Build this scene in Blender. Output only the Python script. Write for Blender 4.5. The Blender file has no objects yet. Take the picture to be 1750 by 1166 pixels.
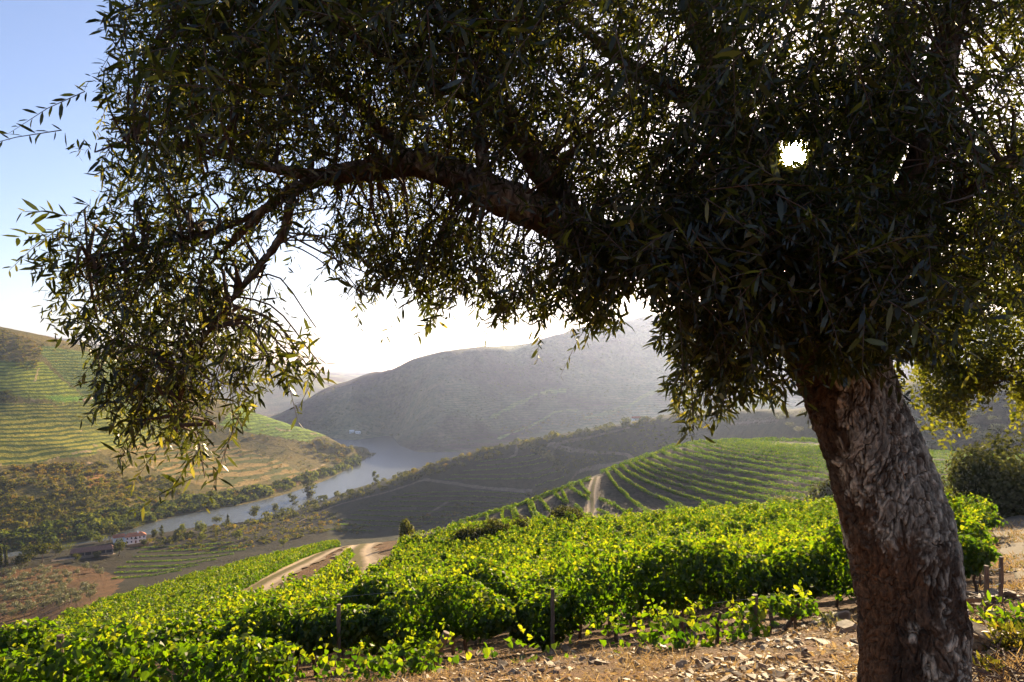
import bpy, math
import numpy as np
from mathutils import Vector

# ------------------------------------------------------------------ camera, sky, sun, exposure
F = 1140.0; CX = 875.0; HY = 620.0          # focal length, centre column and horizon row of a 1750 px wide frame
scene = bpy.context.scene
col = scene.collection
cam_d = bpy.data.cameras.new('camera')
cam = bpy.data.objects.new('camera', cam_d); col.objects.link(cam)
cam.rotation_euler = (math.radians(90), 0, 0)
cam_d.sensor_width = 36.0
cam_d.lens = 36.0 * F / 1750.0
cam_d.shift_y = (HY - 583.0) / 1750.0
cam_d.clip_start = 0.05
cam_d.clip_end = 30000
scene.camera = cam

SUN = Vector(((1357 - CX) / F, 1.0, (HY - 262) / F)).normalized()
ELEV = math.asin(SUN.z); AZ = math.atan2(SUN.x, SUN.y)
world = bpy.data.worlds.new('World'); scene.world = world
world.use_nodes = True
wn = world.node_tree; wn.nodes.clear()
w_out = wn.nodes.new('ShaderNodeOutputWorld')
w_bg = wn.nodes.new('ShaderNodeBackground'); w_bg.inputs['Strength'].default_value = 0.066
sky = wn.nodes.new('ShaderNodeTexSky'); sky.sky_type = 'NISHITA'; sky.sun_disc = False
sky.sun_elevation = ELEV; sky.sun_rotation = AZ
sky.altitude = 200; sky.air_density = 1.0; sky.dust_density = 0.9; sky.ozone_density = 2.2
tint = wn.nodes.new('ShaderNodeVectorMath'); tint.operation = 'MULTIPLY'; tint.inputs[1].default_value = (1.10, 0.97, 1.03)
wn.links.new(sky.outputs[0], tint.inputs[0]); wn.links.new(tint.outputs[0], w_bg.inputs[0])
# the sun itself and its aureole, part of the sky all round
tc = wn.nodes.new('ShaderNodeTexCoord')
dot = wn.nodes.new('ShaderNodeVectorMath'); dot.operation = 'DOT_PRODUCT'; dot.inputs[1].default_value = SUN
wn.links.new(tc.outputs['Generated'], dot.inputs[0])
def wramp(c0, c1, val):
    m = wn.nodes.new('ShaderNodeMapRange'); m.interpolation_type = 'SMOOTHSTEP'
    m.inputs[1].default_value = c0; m.inputs[2].default_value = c1; m.inputs[3].default_value = 0; m.inputs[4].default_value = val
    wn.links.new(dot.outputs['Value'], m.inputs[0]); return m.outputs[0]
s1 = wramp(math.cos(math.radians(1.1)), math.cos(math.radians(0.75)), 60.0)
s2 = wramp(math.cos(math.radians(5.0)), 1.0, 1.0)
s3 = wramp(math.cos(math.radians(18)), 1.0, 0.2)
ad = wn.nodes.new('ShaderNodeMath'); wn.links.new(s1, ad.inputs[0]); wn.links.new(s2, ad.inputs[1])
ad2 = wn.nodes.new('ShaderNodeMath'); wn.links.new(ad.outputs[0], ad2.inputs[0]); wn.links.new(s3, ad2.inputs[1])
w_bg2 = wn.nodes.new('ShaderNodeBackground'); w_bg2.inputs[0].default_value = (1, 0.86, 0.62, 1)
wn.links.new(ad2.outputs[0], w_bg2.inputs[1])
w_add = wn.nodes.new('ShaderNodeAddShader')
wn.links.new(w_bg.outputs[0], w_add.inputs[0]); wn.links.new(w_bg2.outputs[0], w_add.inputs[1])
wn.links.new(w_add.outputs[0], w_out.inputs[0])

sun_d = bpy.data.lights.new('sun', 'SUN'); sun_d.energy = 5.0; sun_d.angle = math.radians(0.5); sun_d.color = (1, 0.81, 0.51)
sun = bpy.data.objects.new('sun', sun_d); col.objects.link(sun)
sun.rotation_euler = (-SUN).to_track_quat('-Z', 'Y').to_euler()

scene.view_settings.view_transform = 'Standard'; scene.view_settings.look = 'None'
scene.view_settings.exposure = 1.84; scene.view_settings.gamma = 1.0
scene.cycles.use_adaptive_sampling = True; scene.cycles.adaptive_threshold = 0.02
scene.cycles.max_bounces = 7; scene.cycles.diffuse_bounces = 3; scene.cycles.transmission_bounces = 4; scene.cycles.glossy_bounces = 2
scene.cycles.volume_bounces = 0
scene.cycles.sample_clamp_indirect = 4.0

rng = np.random.default_rng(7)

# ------------------------------------------------------------------ noise
def _h(i, j, s):
    n = (i.astype(np.int64) * 374761393 + j.astype(np.int64) * 668265263 + s * 1274126177) & 0xFFFFFFFF
    n = ((n ^ (n >> 13)) * 1103515245) & 0xFFFFFFFF
    n = (n ^ (n >> 16)) & 0xFFFFFF
    return n / float(0xFFFFFF)
def vnoise(x, y, s=0):
    xi = np.floor(x); yi = np.floor(y); fx = x - xi; fy = y - yi
    fx = fx * fx * (3 - 2 * fx); fy = fy * fy * (3 - 2 * fy)
    a = _h(xi, yi, s); b = _h(xi + 1, yi, s); c = _h(xi, yi + 1, s); d = _h(xi + 1, yi + 1, s)
    return (a * (1 - fx) + b * fx) * (1 - fy) + (c * (1 - fx) + d * fx) * fy - 0.5
def vnoise3(x, y, z, s=0):
    zi = np.floor(z); f = z - zi; f = f * f * (3 - 2 * f); k = zi.astype(np.int64)
    def lay(kk):
        xi = np.floor(x); yi = np.floor(y); fx = x - xi; fy = y - yi; fx = fx * fx * (3 - 2 * fx); fy = fy * fy * (3 - 2 * fy); o = kk * 9176 + s
        a = _h(xi, yi, o); b = _h(xi + 1, yi, o); c = _h(xi, yi + 1, o); d = _h(xi + 1, yi + 1, o); return (a * (1 - fx) + b * fx) * (1 - fy) + (c * (1 - fx) + d * fx) * fy
    return lay(k) * (1 - f) + lay(k + 1) * f - 0.5
def fbm3(p, lam, st, octs=4, s=0):
    o = 0; a = 1.0
    for q in range(octs):
        o = o + a * vnoise3(p[..., 0] / lam, p[..., 1] / lam, p[..., 2] / (lam * st), s + q * 23); lam *= 0.5; a *= 0.5
    return o
def fbm(x, y, lam, octs=4, s=0):
    o = 0; a = 1.0
    for k in range(octs):
        o = o + a * vnoise(x / lam, y / lam, s + k * 17); lam *= 0.5; a *= 0.5
    return o
def sstep(a, b, x):
    t = np.clip((x - a) / (b - a), 0, 1); return t * t * (3 - 2 * t)

# ------------------------------------------------------------------ terrain: feature lines over columns of bearing
def pchip(xk, yk, x):
    xk = np.asarray(xk, float); yk = np.asarray(yk, float); h = np.diff(xk); d = np.diff(yk) / h
    m = np.zeros_like(yk); m[0] = d[0]; m[-1] = d[-1]
    for i in range(1, len(xk) - 1):
        if d[i-1] * d[i] > 0:
            w1 = 2 * h[i] + h[i-1]; w2 = h[i] + 2 * h[i-1]; m[i] = (w1 + w2) / (w1 / d[i-1] + w2 / d[i])
    i = np.clip(np.searchsorted(xk, x) - 1, 0, len(h) - 1); t = np.clip((x - xk[i]) / h[i], 0, 1)
    return ((2*t**3 - 3*t**2 + 1) * yk[i] + (t**3 - 2*t**2 + t) * h[i] * m[i] + (-2*t**3 + 3*t**2) * yk[i+1] + (t**3 - t**2) * h[i] * m[i+1])

UC = [-700, -300, 0, 150, 300, 450, 550, 600, 640, 670, 750, 900, 1050, 1200, 1350, 1500, 1650, 1800, 2100, 2450]
def ZZ(d, z): return HY - F * z / d          # elevation -> row
W_ = -160
# every line: (d, row) for each column of UC
KN = []
def line(ds, ys): KN.append((ds, ys))
def near(d, z0, a):
    ds = [d] * len(UC); ys = []
    for u in UC:
        x = np.clip((u - CX) / F, -1.0, 1.0) * d; ys.append(ZZ(d, z0 + a * x))
    line(ds, ys)
near(0.9, -1.66, 0.03); near(2.0, -1.80, 0.04); near(4.5, -2.36, 0.09); near(8.0, -3.62, 0.10); near(12.0, -5.22, 0.11)
#        -700  -300    0   150   300   450   550   600   640   670   750   900  1050  1200  1350  1500  1650  1800  2100  2450
line([    24,   27,   30,   30,   30,   30,   30,   30,   30,   30,   30,   30,   30,   30,   30,   30,   30,   30,   30,   30],
     [  1250, 1205, 1160, 1136, 1105, 1078, 1062, 1055, 1050, 1046, 1037, 1018, 1002,  985,  970,  950,  930,  908,  860,  800])
line([    32,   36,   45,   62,   80,   95,  101,  102,  100,   98,   82,   68,   62,   60,   60,   60,   58,   52,   50,   50],
     [  1260, 1190, 1125, 1054, 1004,  964,  942,  933,  929,  925,  918,  915,  912,  900,  890,  880,  866,  848,  810,  760])
line([    60,   65,   80,  105,  125,  142,  150,  150,  148,  146,  125,  100,   95,   95,   95,   90,   85,   80,   75,   75],
     [  1275, 1215, 1152, 1078, 1030,  986,  962,  953,  948,  944,  936,  928,  920,  908,  895,  876,  856,  836,  800,  745])
line([    90,   95,  110,  140,  165,  185,  190,  190,  182,  175,  150,  128,  128,  128,  125,  120,  115,  110,  105,  105],
     [  1270, 1205, 1148, 1072, 1026,  982,  958,  950,  944,  939,  926,  896,  884,  884,  866,  850,  840,  828,  795,  740])
line([   130,  140,  150,  180,  210,  230,  235,  230,  215,  200,  165,  152,  165,  180,  190,  195,  195,  190,  180,  180],
     [  1250, 1190, 1138, 1066, 1020,  978,  955,  946,  939,  932,  905,  858,  801,  759,  753,  769,  775,  778,  770,  735])
line([   260,  280,  300,  430,  470,  490,  500,  510,  514,  520,  530,  530,  490,  470,  340,  262,  240,  230,  220,  220],
     [  1180, 1130, 1085,  985,  963,  945,  931,  925,  921,  917,  905,  880,  812,  776,  766,  774,  780,  784,  772,  730])
line([   350,  370,  390,  480,  540,  570,  590,  600,  600,  600,  600,  590,  520,  505,  365,  298,  280,  275,  260,  250],
     [  1090, 1050, 1010,  950,  930,  910,  897,  890,  882,  875,  850,  802,  770,  741,  731,  716,  712,  710,  700,  670])
line([   420,  445,  475,  545,  590,  650,  680,  690,  688,  680,  660,  640,  565,  545,  395,  340,  350,  372,  360,  320],
     [  1012,  982,  953,  927,  908,  889,  866,  849,  835,  825,  791,  757,  729,  706,  700,  660,  630,  595,  540,  480])
line([   440,  470,  515,  555,  640,  700,  790,  860,  900,  930, 1040, 1050, 1080, 1100,  900,  650,  700,  750,  800,  850],
     [ZZ(440,W_),ZZ(470,W_),ZZ(515,W_),ZZ(555,W_),ZZ(640,W_),ZZ(700,W_),ZZ(790,W_),ZZ(860,W_),ZZ(900,W_),ZZ(930,W_),ZZ(1040,W_),ZZ(1050,-148),ZZ(1080,-130),ZZ(1100,-110),ZZ(900,-90),ZZ(650,-55),ZZ(700,-45),ZZ(750,-35),600,560])
B_ = -154.5
line([   490,  510,  545,  582,  675,  758,  875,  995, 1100, 1090, 1160, 1250, 1300, 1350, 1300, 1250, 1250, 1250, 1300, 1300],
     [ZZ(490,B_),ZZ(510,B_),ZZ(545,B_),ZZ(582,B_),ZZ(675,B_),ZZ(758,B_),ZZ(875,B_),ZZ(995,B_),ZZ(1100,-156),ZZ(1090,W_),ZZ(1160,B_),ZZ(1250,-140),735,  712,  700,  665,  650,  640,  600,  560])
line([   680,  700,  760,  800,  900,  930, 1000, 1040, 1145, 1200, 1230, 1320, 1380, 1420, 1400, 1350, 1350, 1350, 1400, 1400],
     [   745,  752,  760,  768,  778,  790,  787,  785,ZZ(1145,-155),ZZ(1200,W_),  747,  735,  712,  695,  685,  655,  640,  628,  590,  550])
line([  1100, 1100, 1050, 1100, 1150, 1130, 1100, 1080, 1200, 1330, 1330, 1420, 1480, 1520, 1500, 1480, 1480, 1480, 1500, 1500],
     [   470,  505,  558,  596,  652,  712,  745,  768,ZZ(1200,W_),ZZ(1330,W_),  702,  699,  680,  670,  650,  635,  615,  600,  560,  520])
line([  1500, 1500, 1400, 1450, 1500, 1380, 1330, 1290, 1360, 1420, 1450, 1530, 1600, 1650, 1650, 1620, 1620, 1620, 1650, 1650],
     [   560,  580,  612,  660,  705,  742,ZZ(1330,W_),ZZ(1290,W_),ZZ(1360,W_),  741,  655,  650,  630,  620,  600,  595,  580,  565,  530,  490])
line([  1900, 1900, 1900, 1800, 1700, 1600, 1620, 1640, 1660, 1640, 1600, 1680, 1800, 1880, 1880, 1850, 1850, 1850, 1900, 1900],
     [   590,  610,  640,  680,  702,  709,  661,  645,  629,  623,  607,  585,  545,  525,  515,  530,  530,  520,  480,  440])
line([  2700, 2700, 2700, 2700, 2700, 2700, 2700, 2700, 2700, 2700, 2700, 2800, 2900, 3000, 3000, 2900, 2800, 2800, 2800, 2800],
     [   600,  615,  640,  680,  705,  715,  690,  680,  670,  665,  650,  640,  620,  600,  590,  590,  590,  590,  560,  520])
line([4300] * 20,
     [   560,  560,  568,  585,  604,  620,  642,  652,  656,  656,  652,  640,  620,  610,  600,  600,  600,  600,  580,  560])
line([8000] * 20, [636] * 20)

ugrid = np.concatenate([np.arange(-700, -40, 14), np.arange(-40, 1792, 2.6), np.arange(1792, 2451, 14)]).astype(float)
ldg = np.concatenate([np.linspace(math.log(0.9), math.log(120), 420, endpoint=False), np.linspace(math.log(120), math.log(2400), 620, endpoint=False), np.linspace(math.log(2400), math.log(8000), 60)])
NU, ND = len(ugrid), len(ldg)
dk = np.stack([np.exp(pchip(UC, np.log(np.array(a, float)), ugrid)) for a, b in KN])
tk = np.stack([pchip(UC, (HY - np.array(b, float)) / F, ugrid) for a, b in KN])
dg = np.exp(ldg)
T = np.empty((ND, NU))
for j in range(NU):
    T[:, j] = pchip(np.log(dk[:, j]), tk[:, j], ldg)
Dg = np.repeat(dg[:, None], NU, 1)
Xg = (ugrid[None, :] - CX) / F * Dg
Zg = T * Dg
Z0 = Zg.copy()
# relief noise: wavelengths well under the viewing distance only
nz = np.zeros_like(Zg); U0_ = np.repeat(ugrid[None, :], ND, 0)
for k, lam in enumerate([420, 210, 105, 52, 26, 13, 6.5, 3.2, 1.6, 0.8, 0.4, 0.2]):
    wgt = sstep(3.0, 7.0, Dg / lam)
    amp = 0.045 * lam * np.where(Dg > 420, 1.0, 0.35) * (1 + .7 * sstep(1150, 1300, Dg) * (U0_ > 660))
    n = vnoise(Xg / lam, Dg / lam, 31 + k)
    if lam > 50: n = 0.5 - 2 * np.abs(n) if k % 2 == 0 else n
    nz += wgt * amp * n * np.where(Dg < 30, 0.8 + 1.6 * (lam < 1.5), 1.0)
# erosion gullies running down the far slopes
gul = np.abs(vnoise(Xg / 150 + 0.5 * vnoise(Dg / 300, Xg / 300, 5), Dg / 700, 77)) * 2
nz += -14 * (1 - gul) ** 3 * sstep(1150, 1500, Dg)
U2 = np.repeat(ugrid[None, :], ND, 0); Y0 = HY - F * Z0 / Dg
def pdist(pl):
    o = np.full(U2.shape, 1e9)
    for (a, b), (c, d) in zip(pl[:-1], pl[1:]):
        t = np.clip(((U2 - a) * (c - a) + (Y0 - b) * (d - b)) / ((c - a) ** 2 + (d - b) ** 2), 0, 1)
        o = np.minimum(o, np.hypot(U2 - (a + t * (c - a)), Y0 - (b + t * (d - b))))
    return o
farz = sstep(1150, 1260, Dg) * (1 - sstep(1700, 1900, Dg)) * (U2 > 600)
SPURS = [([(824, 724), (871, 697), (913, 682), (964, 674)], 9, 12), ([(853, 750), (923, 725), (948, 711), (985, 708)], 8, 10), ([(1001, 726), (1067, 700), (1125, 673), (1180, 650)], 10, 13),
         ([(620, 715), (700, 690), (790, 640), (850, 590)], 7, 22), ([(930, 660), (1000, 610), (1060, 575), (1130, 535)], 9, 24), ([(740, 745), (800, 700), (830, 660)], 6, 16), ([(540, 715), (600, 690), (650, 650)], 5, 16), ([(1180, 700), (1260, 640), (1330, 590)], 9, 20)]
for pl, hh_, wd in SPURS: nz += farz * hh_ * np.exp(-(pdist(pl) / wd) ** 2)
bank = np.clip((Z0 + 154.0) / 22.0, 0, 1)
Zg = Zg + nz * np.where(Z0 > -154.0, bank, 0)
Yp = HY - F * Zg / Dg

def hgt(x, y):
    x = np.asarray(x, float); y = np.maximum(np.asarray(y, float), 0.91)
    u = CX + F * x / y
    fu = np.interp(u, ugrid, np.arange(NU)); fd = np.interp(np.log(y), ldg, np.arange(ND))
    i = np.clip(fu.astype(int), 0, NU - 2); j = np.clip(fd.astype(int), 0, ND - 2); a = fu - i; b = fd - j
    z = (Zg[j, i] * (1 - a) + Zg[j, i+1] * a) * (1 - b) + (Zg[j+1, i] * (1 - a) + Zg[j+1, i+1] * a) * b
    return z
def ground_at(u, y, dmin, dmax=9000.0):
    """points of the ground met by sight lines through column u, row y, beyond dmin; array of xyz and a hit mask"""
    u = np.atleast_1d(np.asarray(u, float)); y = np.atleast_1d(np.asarray(y, float))
    ci = np.clip(np.round(np.interp(u, ugrid, np.arange(NU))).astype(int), 0, NU - 1)
    j0 = int(np.searchsorted(dg, dmin)); j1 = min(ND, int(np.searchsorted(dg, dmax)))
    out = np.zeros((len(u), 3)); ok = np.zeros(len(u), bool)
    for s in range(0, len(u), 2000):
        c = ci[s:s+2000]; yy = y[s:s+2000]
        Y = Yp[j0:j1, :][:, c]; m = Y <= yy[None, :]
        k = m.argmax(0); hit = m.any(0)
        k1 = np.clip(k, 1, None); r = np.arange(len(c))
        ya = Y[k1 - 1, r]; yb = Y[k1, r]; f = np.clip((ya - yy) / np.where(np.abs(ya - yb) < 1e-6, 1e-6, ya - yb), 0, 1)
        d = dg[j0 + k1 - 1] * (1 - f) + dg[j0 + k1] * f
        x = (u[s:s+2000] - CX) / F * d
        out[s:s+2000, 0] = x; out[s:s+2000, 1] = d; out[s:s+2000, 2] = hgt(x, d); ok[s:s+2000] = hit
    return out, ok
def G(u, y, dmin, dmax=9000.0):
    p, ok = ground_at([u], [y], dmin, dmax); return p[0]
def inpoly(px, py, poly):
    r = np.zeros(np.shape(px), bool); n = len(poly)
    for i in range(n):
        x1, y1 = poly[i]; x2, y2 = poly[(i + 1) % n]
        if y1 == y2: continue
        c = ((y1 > py) != (y2 > py)) & (px < (x2 - x1) * (py - y1) / (y2 - y1) + x1)
        r ^= c
    return r

# ------------------------------------------------------------------ object helpers
def build(name, verts, faces, mat=None, parent=None, smooth=False, attrs=None, loc=None):
    """ONE mesh object from an (N,3) array and a list of (M,3)/(M,4) index arrays"""
    me = bpy.data.meshes.new(name)
    verts = np.asarray(verts, np.float32)
    fl = [np.asarray(f, np.int32) for f in faces if len(f)]
    tot = np.concatenate([f.ravel() for f in fl]); cnt = np.concatenate([np.full(len(f), f.shape[1], np.int32) for f in fl])
    st = np.concatenate([[0], np.cumsum(cnt)[:-1]]).astype(np.int32)
    me.vertices.add(len(verts)); me.vertices.foreach_set('co', verts.ravel())
    me.loops.add(len(tot)); me.loops.foreach_set('vertex_index', tot)
    me.polygons.add(len(cnt)); me.polygons.foreach_set('loop_start', st)
    me.polygons.foreach_set('use_smooth', np.full(len(cnt), smooth, bool))
    me.update(calc_edges=True)
    for an, dom, typ, arr in (attrs or []):
        a = me.attributes.new(an, typ, dom)
        if typ == 'FLOAT_COLOR': a.data.foreach_set('color', np.asarray(arr, np.float32).ravel())
        else: a.data.foreach_set('value', np.asarray(arr, np.float32).ravel())
    me.validate()
    if mat: me.materials.append(mat)
    o = bpy.data.objects.new(name, me); col.objects.link(o)
    if parent: o.parent = parent
    if loc is not None: o.location = loc
    return o
def tag(o, label=None, cat=None, group=None, kind=None):
    if label: o['label'] = label
    if cat: o['category'] = cat
    if group: o['group'] = group
    if kind: o['kind'] = kind
    return o
def empty(name, loc=(0, 0, 0), rz=0):
    o = bpy.data.objects.new(name, None); col.objects.link(o); o.location = loc; o.rotation_euler = (0, 0, rz)
    o.empty_display_size = 0.2
    return o
def copy_tree(o, parent=None):
    c = o.copy(); col.objects.link(c); c.parent = parent
    for ch in list(o.children): copy_tree(ch, c)
    return c
ORD = ['first', 'second', 'third', 'fourth', 'fifth', 'sixth', 'seventh', 'eighth', 'ninth', 'tenth', 'eleventh', 'twelfth', 'thirteenth', 'fourteenth', 'fifteenth', 'sixteenth', 'seventeenth', 'eighteenth', 'nineteenth', 'twentieth', 'twenty-first', 'twenty-second', 'twenty-third', 'twenty-fourth', 'twenty-fifth', 'twenty-sixth', 'twenty-seventh', 'twenty-eighth', 'twenty-ninth', 'thirtieth']

# ------------------------------------------------------------------ materials
def mat_new(name):
    m = bpy.data.materials.new(name); m.use_nodes = True; nt = m.node_tree; nt.nodes.clear()
    out = nt.nodes.new('ShaderNodeOutputMaterial'); return m, nt, out
def nnode(nt, typ, **kw):
    n = nt.nodes.new(typ)
    for k, v in kw.items(): setattr(n, k, v)
    return n
def ramp(nt, src, stops):
    r = nt.nodes.new('ShaderNodeValToRGB'); e = r.color_ramp.elements
    e[0].position = stops[0][0]; e[0].color = (*stops[0][1], 1); e[1].position = stops[-1][0]; e[1].color = (*stops[-1][1], 1)
    for p, c in stops[1:-1]:
        x = e.new(p); x.color = (*c, 1)
    nt.links.new(src, r.inputs[0]); return r.outputs[0]
def mixc(nt, fac, a, b, mode='MIX'):
    m = nt.nodes.new('ShaderNodeMix'); m.data_type = 'RGBA'; m.blend_type = mode
    if isinstance(fac, (int, float)): m.inputs[0].default_value = fac
    else: nt.links.new(fac, m.inputs[0])
    for s, v in ((6, a), (7, b)):
        if isinstance(v, tuple): m.inputs[s].default_value = (*v, 1)
        else: nt.links.new(v, m.inputs[s])
    return m.outputs[2]
def noise(nt, scale, detail=4, vec=None, rough=0.55):
    n = nt.nodes.new('ShaderNodeTexNoise'); n.inputs['Scale'].default_value = scale; n.inputs['Detail'].default_value = detail; n.inputs['Roughness'].default_value = rough
    if vec is not None: nt.links.new(vec, n.inputs['Vector'])
    return n.outputs[0]
def leaf_mat(name, refl, trans, gloss=0.06, rough=0.45, tmix=0.5):
    """leaf: diffuse + translucent + a thin gloss, tint varying leaf by leaf through the attribute var"""
    m, nt, out = mat_new(name)
    at = nnode(nt, 'ShaderNodeAttribute', attribute_name='var')
    cr = ramp(nt, at.outputs['Fac'], refl); ct = ramp(nt, at.outputs['Fac'], trans)
    d = nt.nodes.new('ShaderNodeBsdfDiffuse'); nt.links.new(cr, d.inputs[0])
    t = nt.nodes.new('ShaderNodeBsdfTranslucent'); nt.links.new(ct, t.inputs[0])
    mx = nt.nodes.new('ShaderNodeMixShader'); mx.inputs[0].default_value = tmix
    nt.links.new(d.outputs[0], mx.inputs[1]); nt.links.new(t.outputs[0], mx.inputs[2])
    g = nt.nodes.new('ShaderNodeBsdfGlossy'); g.inputs['Roughness'].default_value = rough; g.inputs[0].default_value = (1, 0.95, 0.85, 1)
    mg = nt.nodes.new('ShaderNodeMixShader'); mg.inputs[0].default_value = gloss
    nt.links.new(mx.outputs[0], mg.inputs[1]); nt.links.new(g.outputs[0], mg.inputs[2])
    nt.links.new(mg.outputs[0], out.inputs[0]); return m
def plain_mat(name, stops, scale=6, rough=0.85, bump=0.3, bscale=None, stretch=None, spec=0.25):
    m, nt, out = mat_new(name)
    tcn = nt.nodes.new('ShaderNodeTexCoord'); vec = tcn.outputs['Object']
    if stretch:
        mp = nt.nodes.new('ShaderNodeMapping'); mp.inputs['Scale'].default_value = stretch; nt.links.new(vec, mp.inputs[0]); vec = mp.outputs[0]
    n = noise(nt, scale, 6, vec); c = ramp(nt, n, stops)
    p = nt.nodes.new('ShaderNodeBsdfPrincipled'); p.inputs['Roughness'].default_value = rough; p.inputs['Specular IOR Level'].default_value = spec
    nt.links.new(c, p.inputs['Base Color'])
    if bump:
        b = nt.nodes.new('ShaderNodeBump'); b.inputs['Strength'].default_value = bump; b.inputs['Distance'].default_value = 0.02
        nt.links.new(noise(nt, bscale or scale * 4, 5, vec), b.inputs['Height']); nt.links.new(b.outputs[0], p.inputs['Normal'])
    nt.links.new(p.outputs[0], out.inputs[0]); return m

def ground_material():
    m, nt, out = mat_new('ground')
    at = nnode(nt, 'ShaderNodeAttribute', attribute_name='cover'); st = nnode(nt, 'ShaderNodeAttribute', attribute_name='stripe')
    sc = nnode(nt, 'ShaderNodeAttribute', attribute_name='scale')
    geo = nt.nodes.new('ShaderNodeNewGeometry'); pos = geo.outputs['Position']
    dv = nnode(nt, 'ShaderNodeVectorMath', operation='DIVIDE'); nt.links.new(pos, dv.inputs[0]); nt.links.new(sc.outputs['Fac'], dv.inputs[1])
    # mottling at the grain of the place (scale grows with remoteness of the field)
    n1 = noise(nt, 1.0, 8, dv.outputs[0], 0.7)
    n2 = noise(nt, 0.16, 4, dv.outputs[0])
    mott = ramp(nt, n1, [(0.28, (0.45, 0.45, 0.45)), (0.5, (1, 1, 1)), (0.75, (1.5, 1.45, 1.35))])
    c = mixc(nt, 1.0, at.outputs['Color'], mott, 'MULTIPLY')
    mott2 = ramp(nt, n2, [(0.35, (0.8, 0.85, 0.75)), (0.65, (1.2, 1.1, 1.0))])
    c = mixc(nt, 1.0, c, mott2, 'MULTIPLY')
    # planted terraces: rows follow the contours
    sx = nt.nodes.new('ShaderNodeSeparateXYZ'); nt.links.new(pos, sx.inputs[0])
    wob = noise(nt, 0.012, 3, pos)
    zz = nnode(nt, 'ShaderNodeMath', operation='MULTIPLY_ADD'); nt.links.new(wob, zz.inputs[0]); zz.inputs[1].default_value = 16.0; nt.links.new(sx.outputs[2], zz.inputs[2])
    fr = nnode(nt, 'ShaderNodeMath', operation='MULTIPLY'); nt.links.new(zz.outputs[0], fr.inputs[0]); fr.inputs[1].default_value = 2 * math.pi / 4.2
    sn = nnode(nt, 'ShaderNodeMath', operation='SINE'); nt.links.new(fr.outputs[0], sn.inputs[0])
    brk = nnode(nt, 'ShaderNodeMath', operation='MULTIPLY_ADD'); nt.links.new(noise(nt, 0.15, 4, pos), brk.inputs[0]); brk.inputs[1].default_value = 2.2; nt.links.new(sn.outputs[0], brk.inputs[2])
    mr = nnode(nt, 'ShaderNodeMapRange'); nt.links.new(brk.outputs[0], mr.inputs[0]); mr.inputs[1].default_value = 0.9; mr.inputs[2].default_value = 1.5
    ms = nnode(nt, 'ShaderNodeMath', operation='MULTIPLY'); nt.links.new(mr.outputs[0], ms.inputs[0]); nt.links.new(st.outputs['Fac'], ms.inputs[1])
    c = mixc(nt, ms.outputs[0], c, (0.045, 0.075, 0.008))
    p = nt.nodes.new('ShaderNodeBsdfPrincipled'); p.inputs['Roughness'].default_value = 0.95; p.inputs['Specular IOR Level'].default_value = 0.1
    nt.links.new(c, p.inputs['Base Color'])
    b = nt.nodes.new('ShaderNodeBump'); b.inputs['Strength'].default_value = 0.8
    nt.links.new(n1, b.inputs['Height']); nt.links.new(sc.outputs['Fac'], b.inputs['Distance']); nt.links.new(b.outputs[0], p.inputs['Normal'])
    nt.links.new(p.outputs[0], out.inputs[0]); return m

M = {}
M['ground'] = ground_material()
M['vine'] = leaf_mat('vine_leaf', [(0, (0.013, 0.034, 0.004)), (0.6, (0.032, 0.064, 0.006)), (1, (0.085, 0.10, 0.011))],
                     [(0, (0.05, 0.14, 0.002)), (0.6, (0.19, 0.31, 0.004)), (1, (0.50, 0.49, 0.010))], gloss=0.02, tmix=0.52)
M['olive'] = leaf_mat('olive_leaf', [(0, (0.006, 0.009, 0.003)), (0.6, (0.016, 0.020, 0.006)), (1, (0.045, 0.038, 0.014))],
                      [(0, (0.024, 0.032, 0.003)), (0.6, (0.11, 0.12, 0.008)), (1, (0.46, 0.38, 0.035))], gloss=0.035, rough=0.3, tmix=0.5)
M['oak'] = leaf_mat('oak_leaf', [(0, (0.02, 0.035, 0.007)), (1, (0.07, 0.085, 0.016))], [(0, (0.05, 0.07, 0.003)), (1, (0.36, 0.34, 0.018))], gloss=0.04, tmix=0.5)
M['scrub'] = leaf_mat('scrub_leaf', [(0, (0.035, 0.045, 0.010)), (0.55, (0.09, 0.092, 0.017)), (1, (0.16, 0.11, 0.022))], [(0, (0.08, 0.09, 0.008)), (0.6, (0.22, 0.20, 0.015)), (1, (0.33, 0.20, 0.022))], gloss=0.004, tmix=0.45)
M['bush'] = leaf_mat('bush_leaf', [(0, (0.022, 0.028, 0.008)), (1, (0.075, 0.08, 0.028))], [(0, (0.03, 0.035, 0.005)), (1, (0.16, 0.16, 0.025))], gloss=0.01, tmix=0.45)
M['woods'] = leaf_mat('woodland_leaf', [(0, (0.03, 0.05, 0.01)), (1, (0.085, 0.105, 0.018))], [(0, (0.09, 0.12, 0.008)), (1, (0.30, 0.30, 0.02))], gloss=0.004, tmix=0.45)
M['grove'] = leaf_mat('grove_leaf', [(0, (0.06, 0.075, 0.035)), (1, (0.14, 0.15, 0.085))], [(0, (0.10, 0.11, 0.03)), (1, (0.24, 0.22, 0.08))], gloss=0.04, tmix=0.4)
M['dry'] = leaf_mat('dry_grass', [(0, (0.22, 0.12, 0.04)), (1, (0.42, 0.29, 0.13))], [(0, (0.25, 0.14, 0.04)), (1, (0.5, 0.34, 0.14))], gloss=0.02, tmix=0.4)
M['post'] = plain_mat('weathered_post', [(0.3, (0.10, 0.065, 0.04)), (0.7, (0.24, 0.17, 0.11))], 8, stretch=(6, 6, 1))
M['vinewood'] = plain_mat('vine_wood', [(0.3, (0.07, 0.045, 0.03)), (0.7, (0.16, 0.10, 0.065))], 20, stretch=(3, 3, 1))
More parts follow.
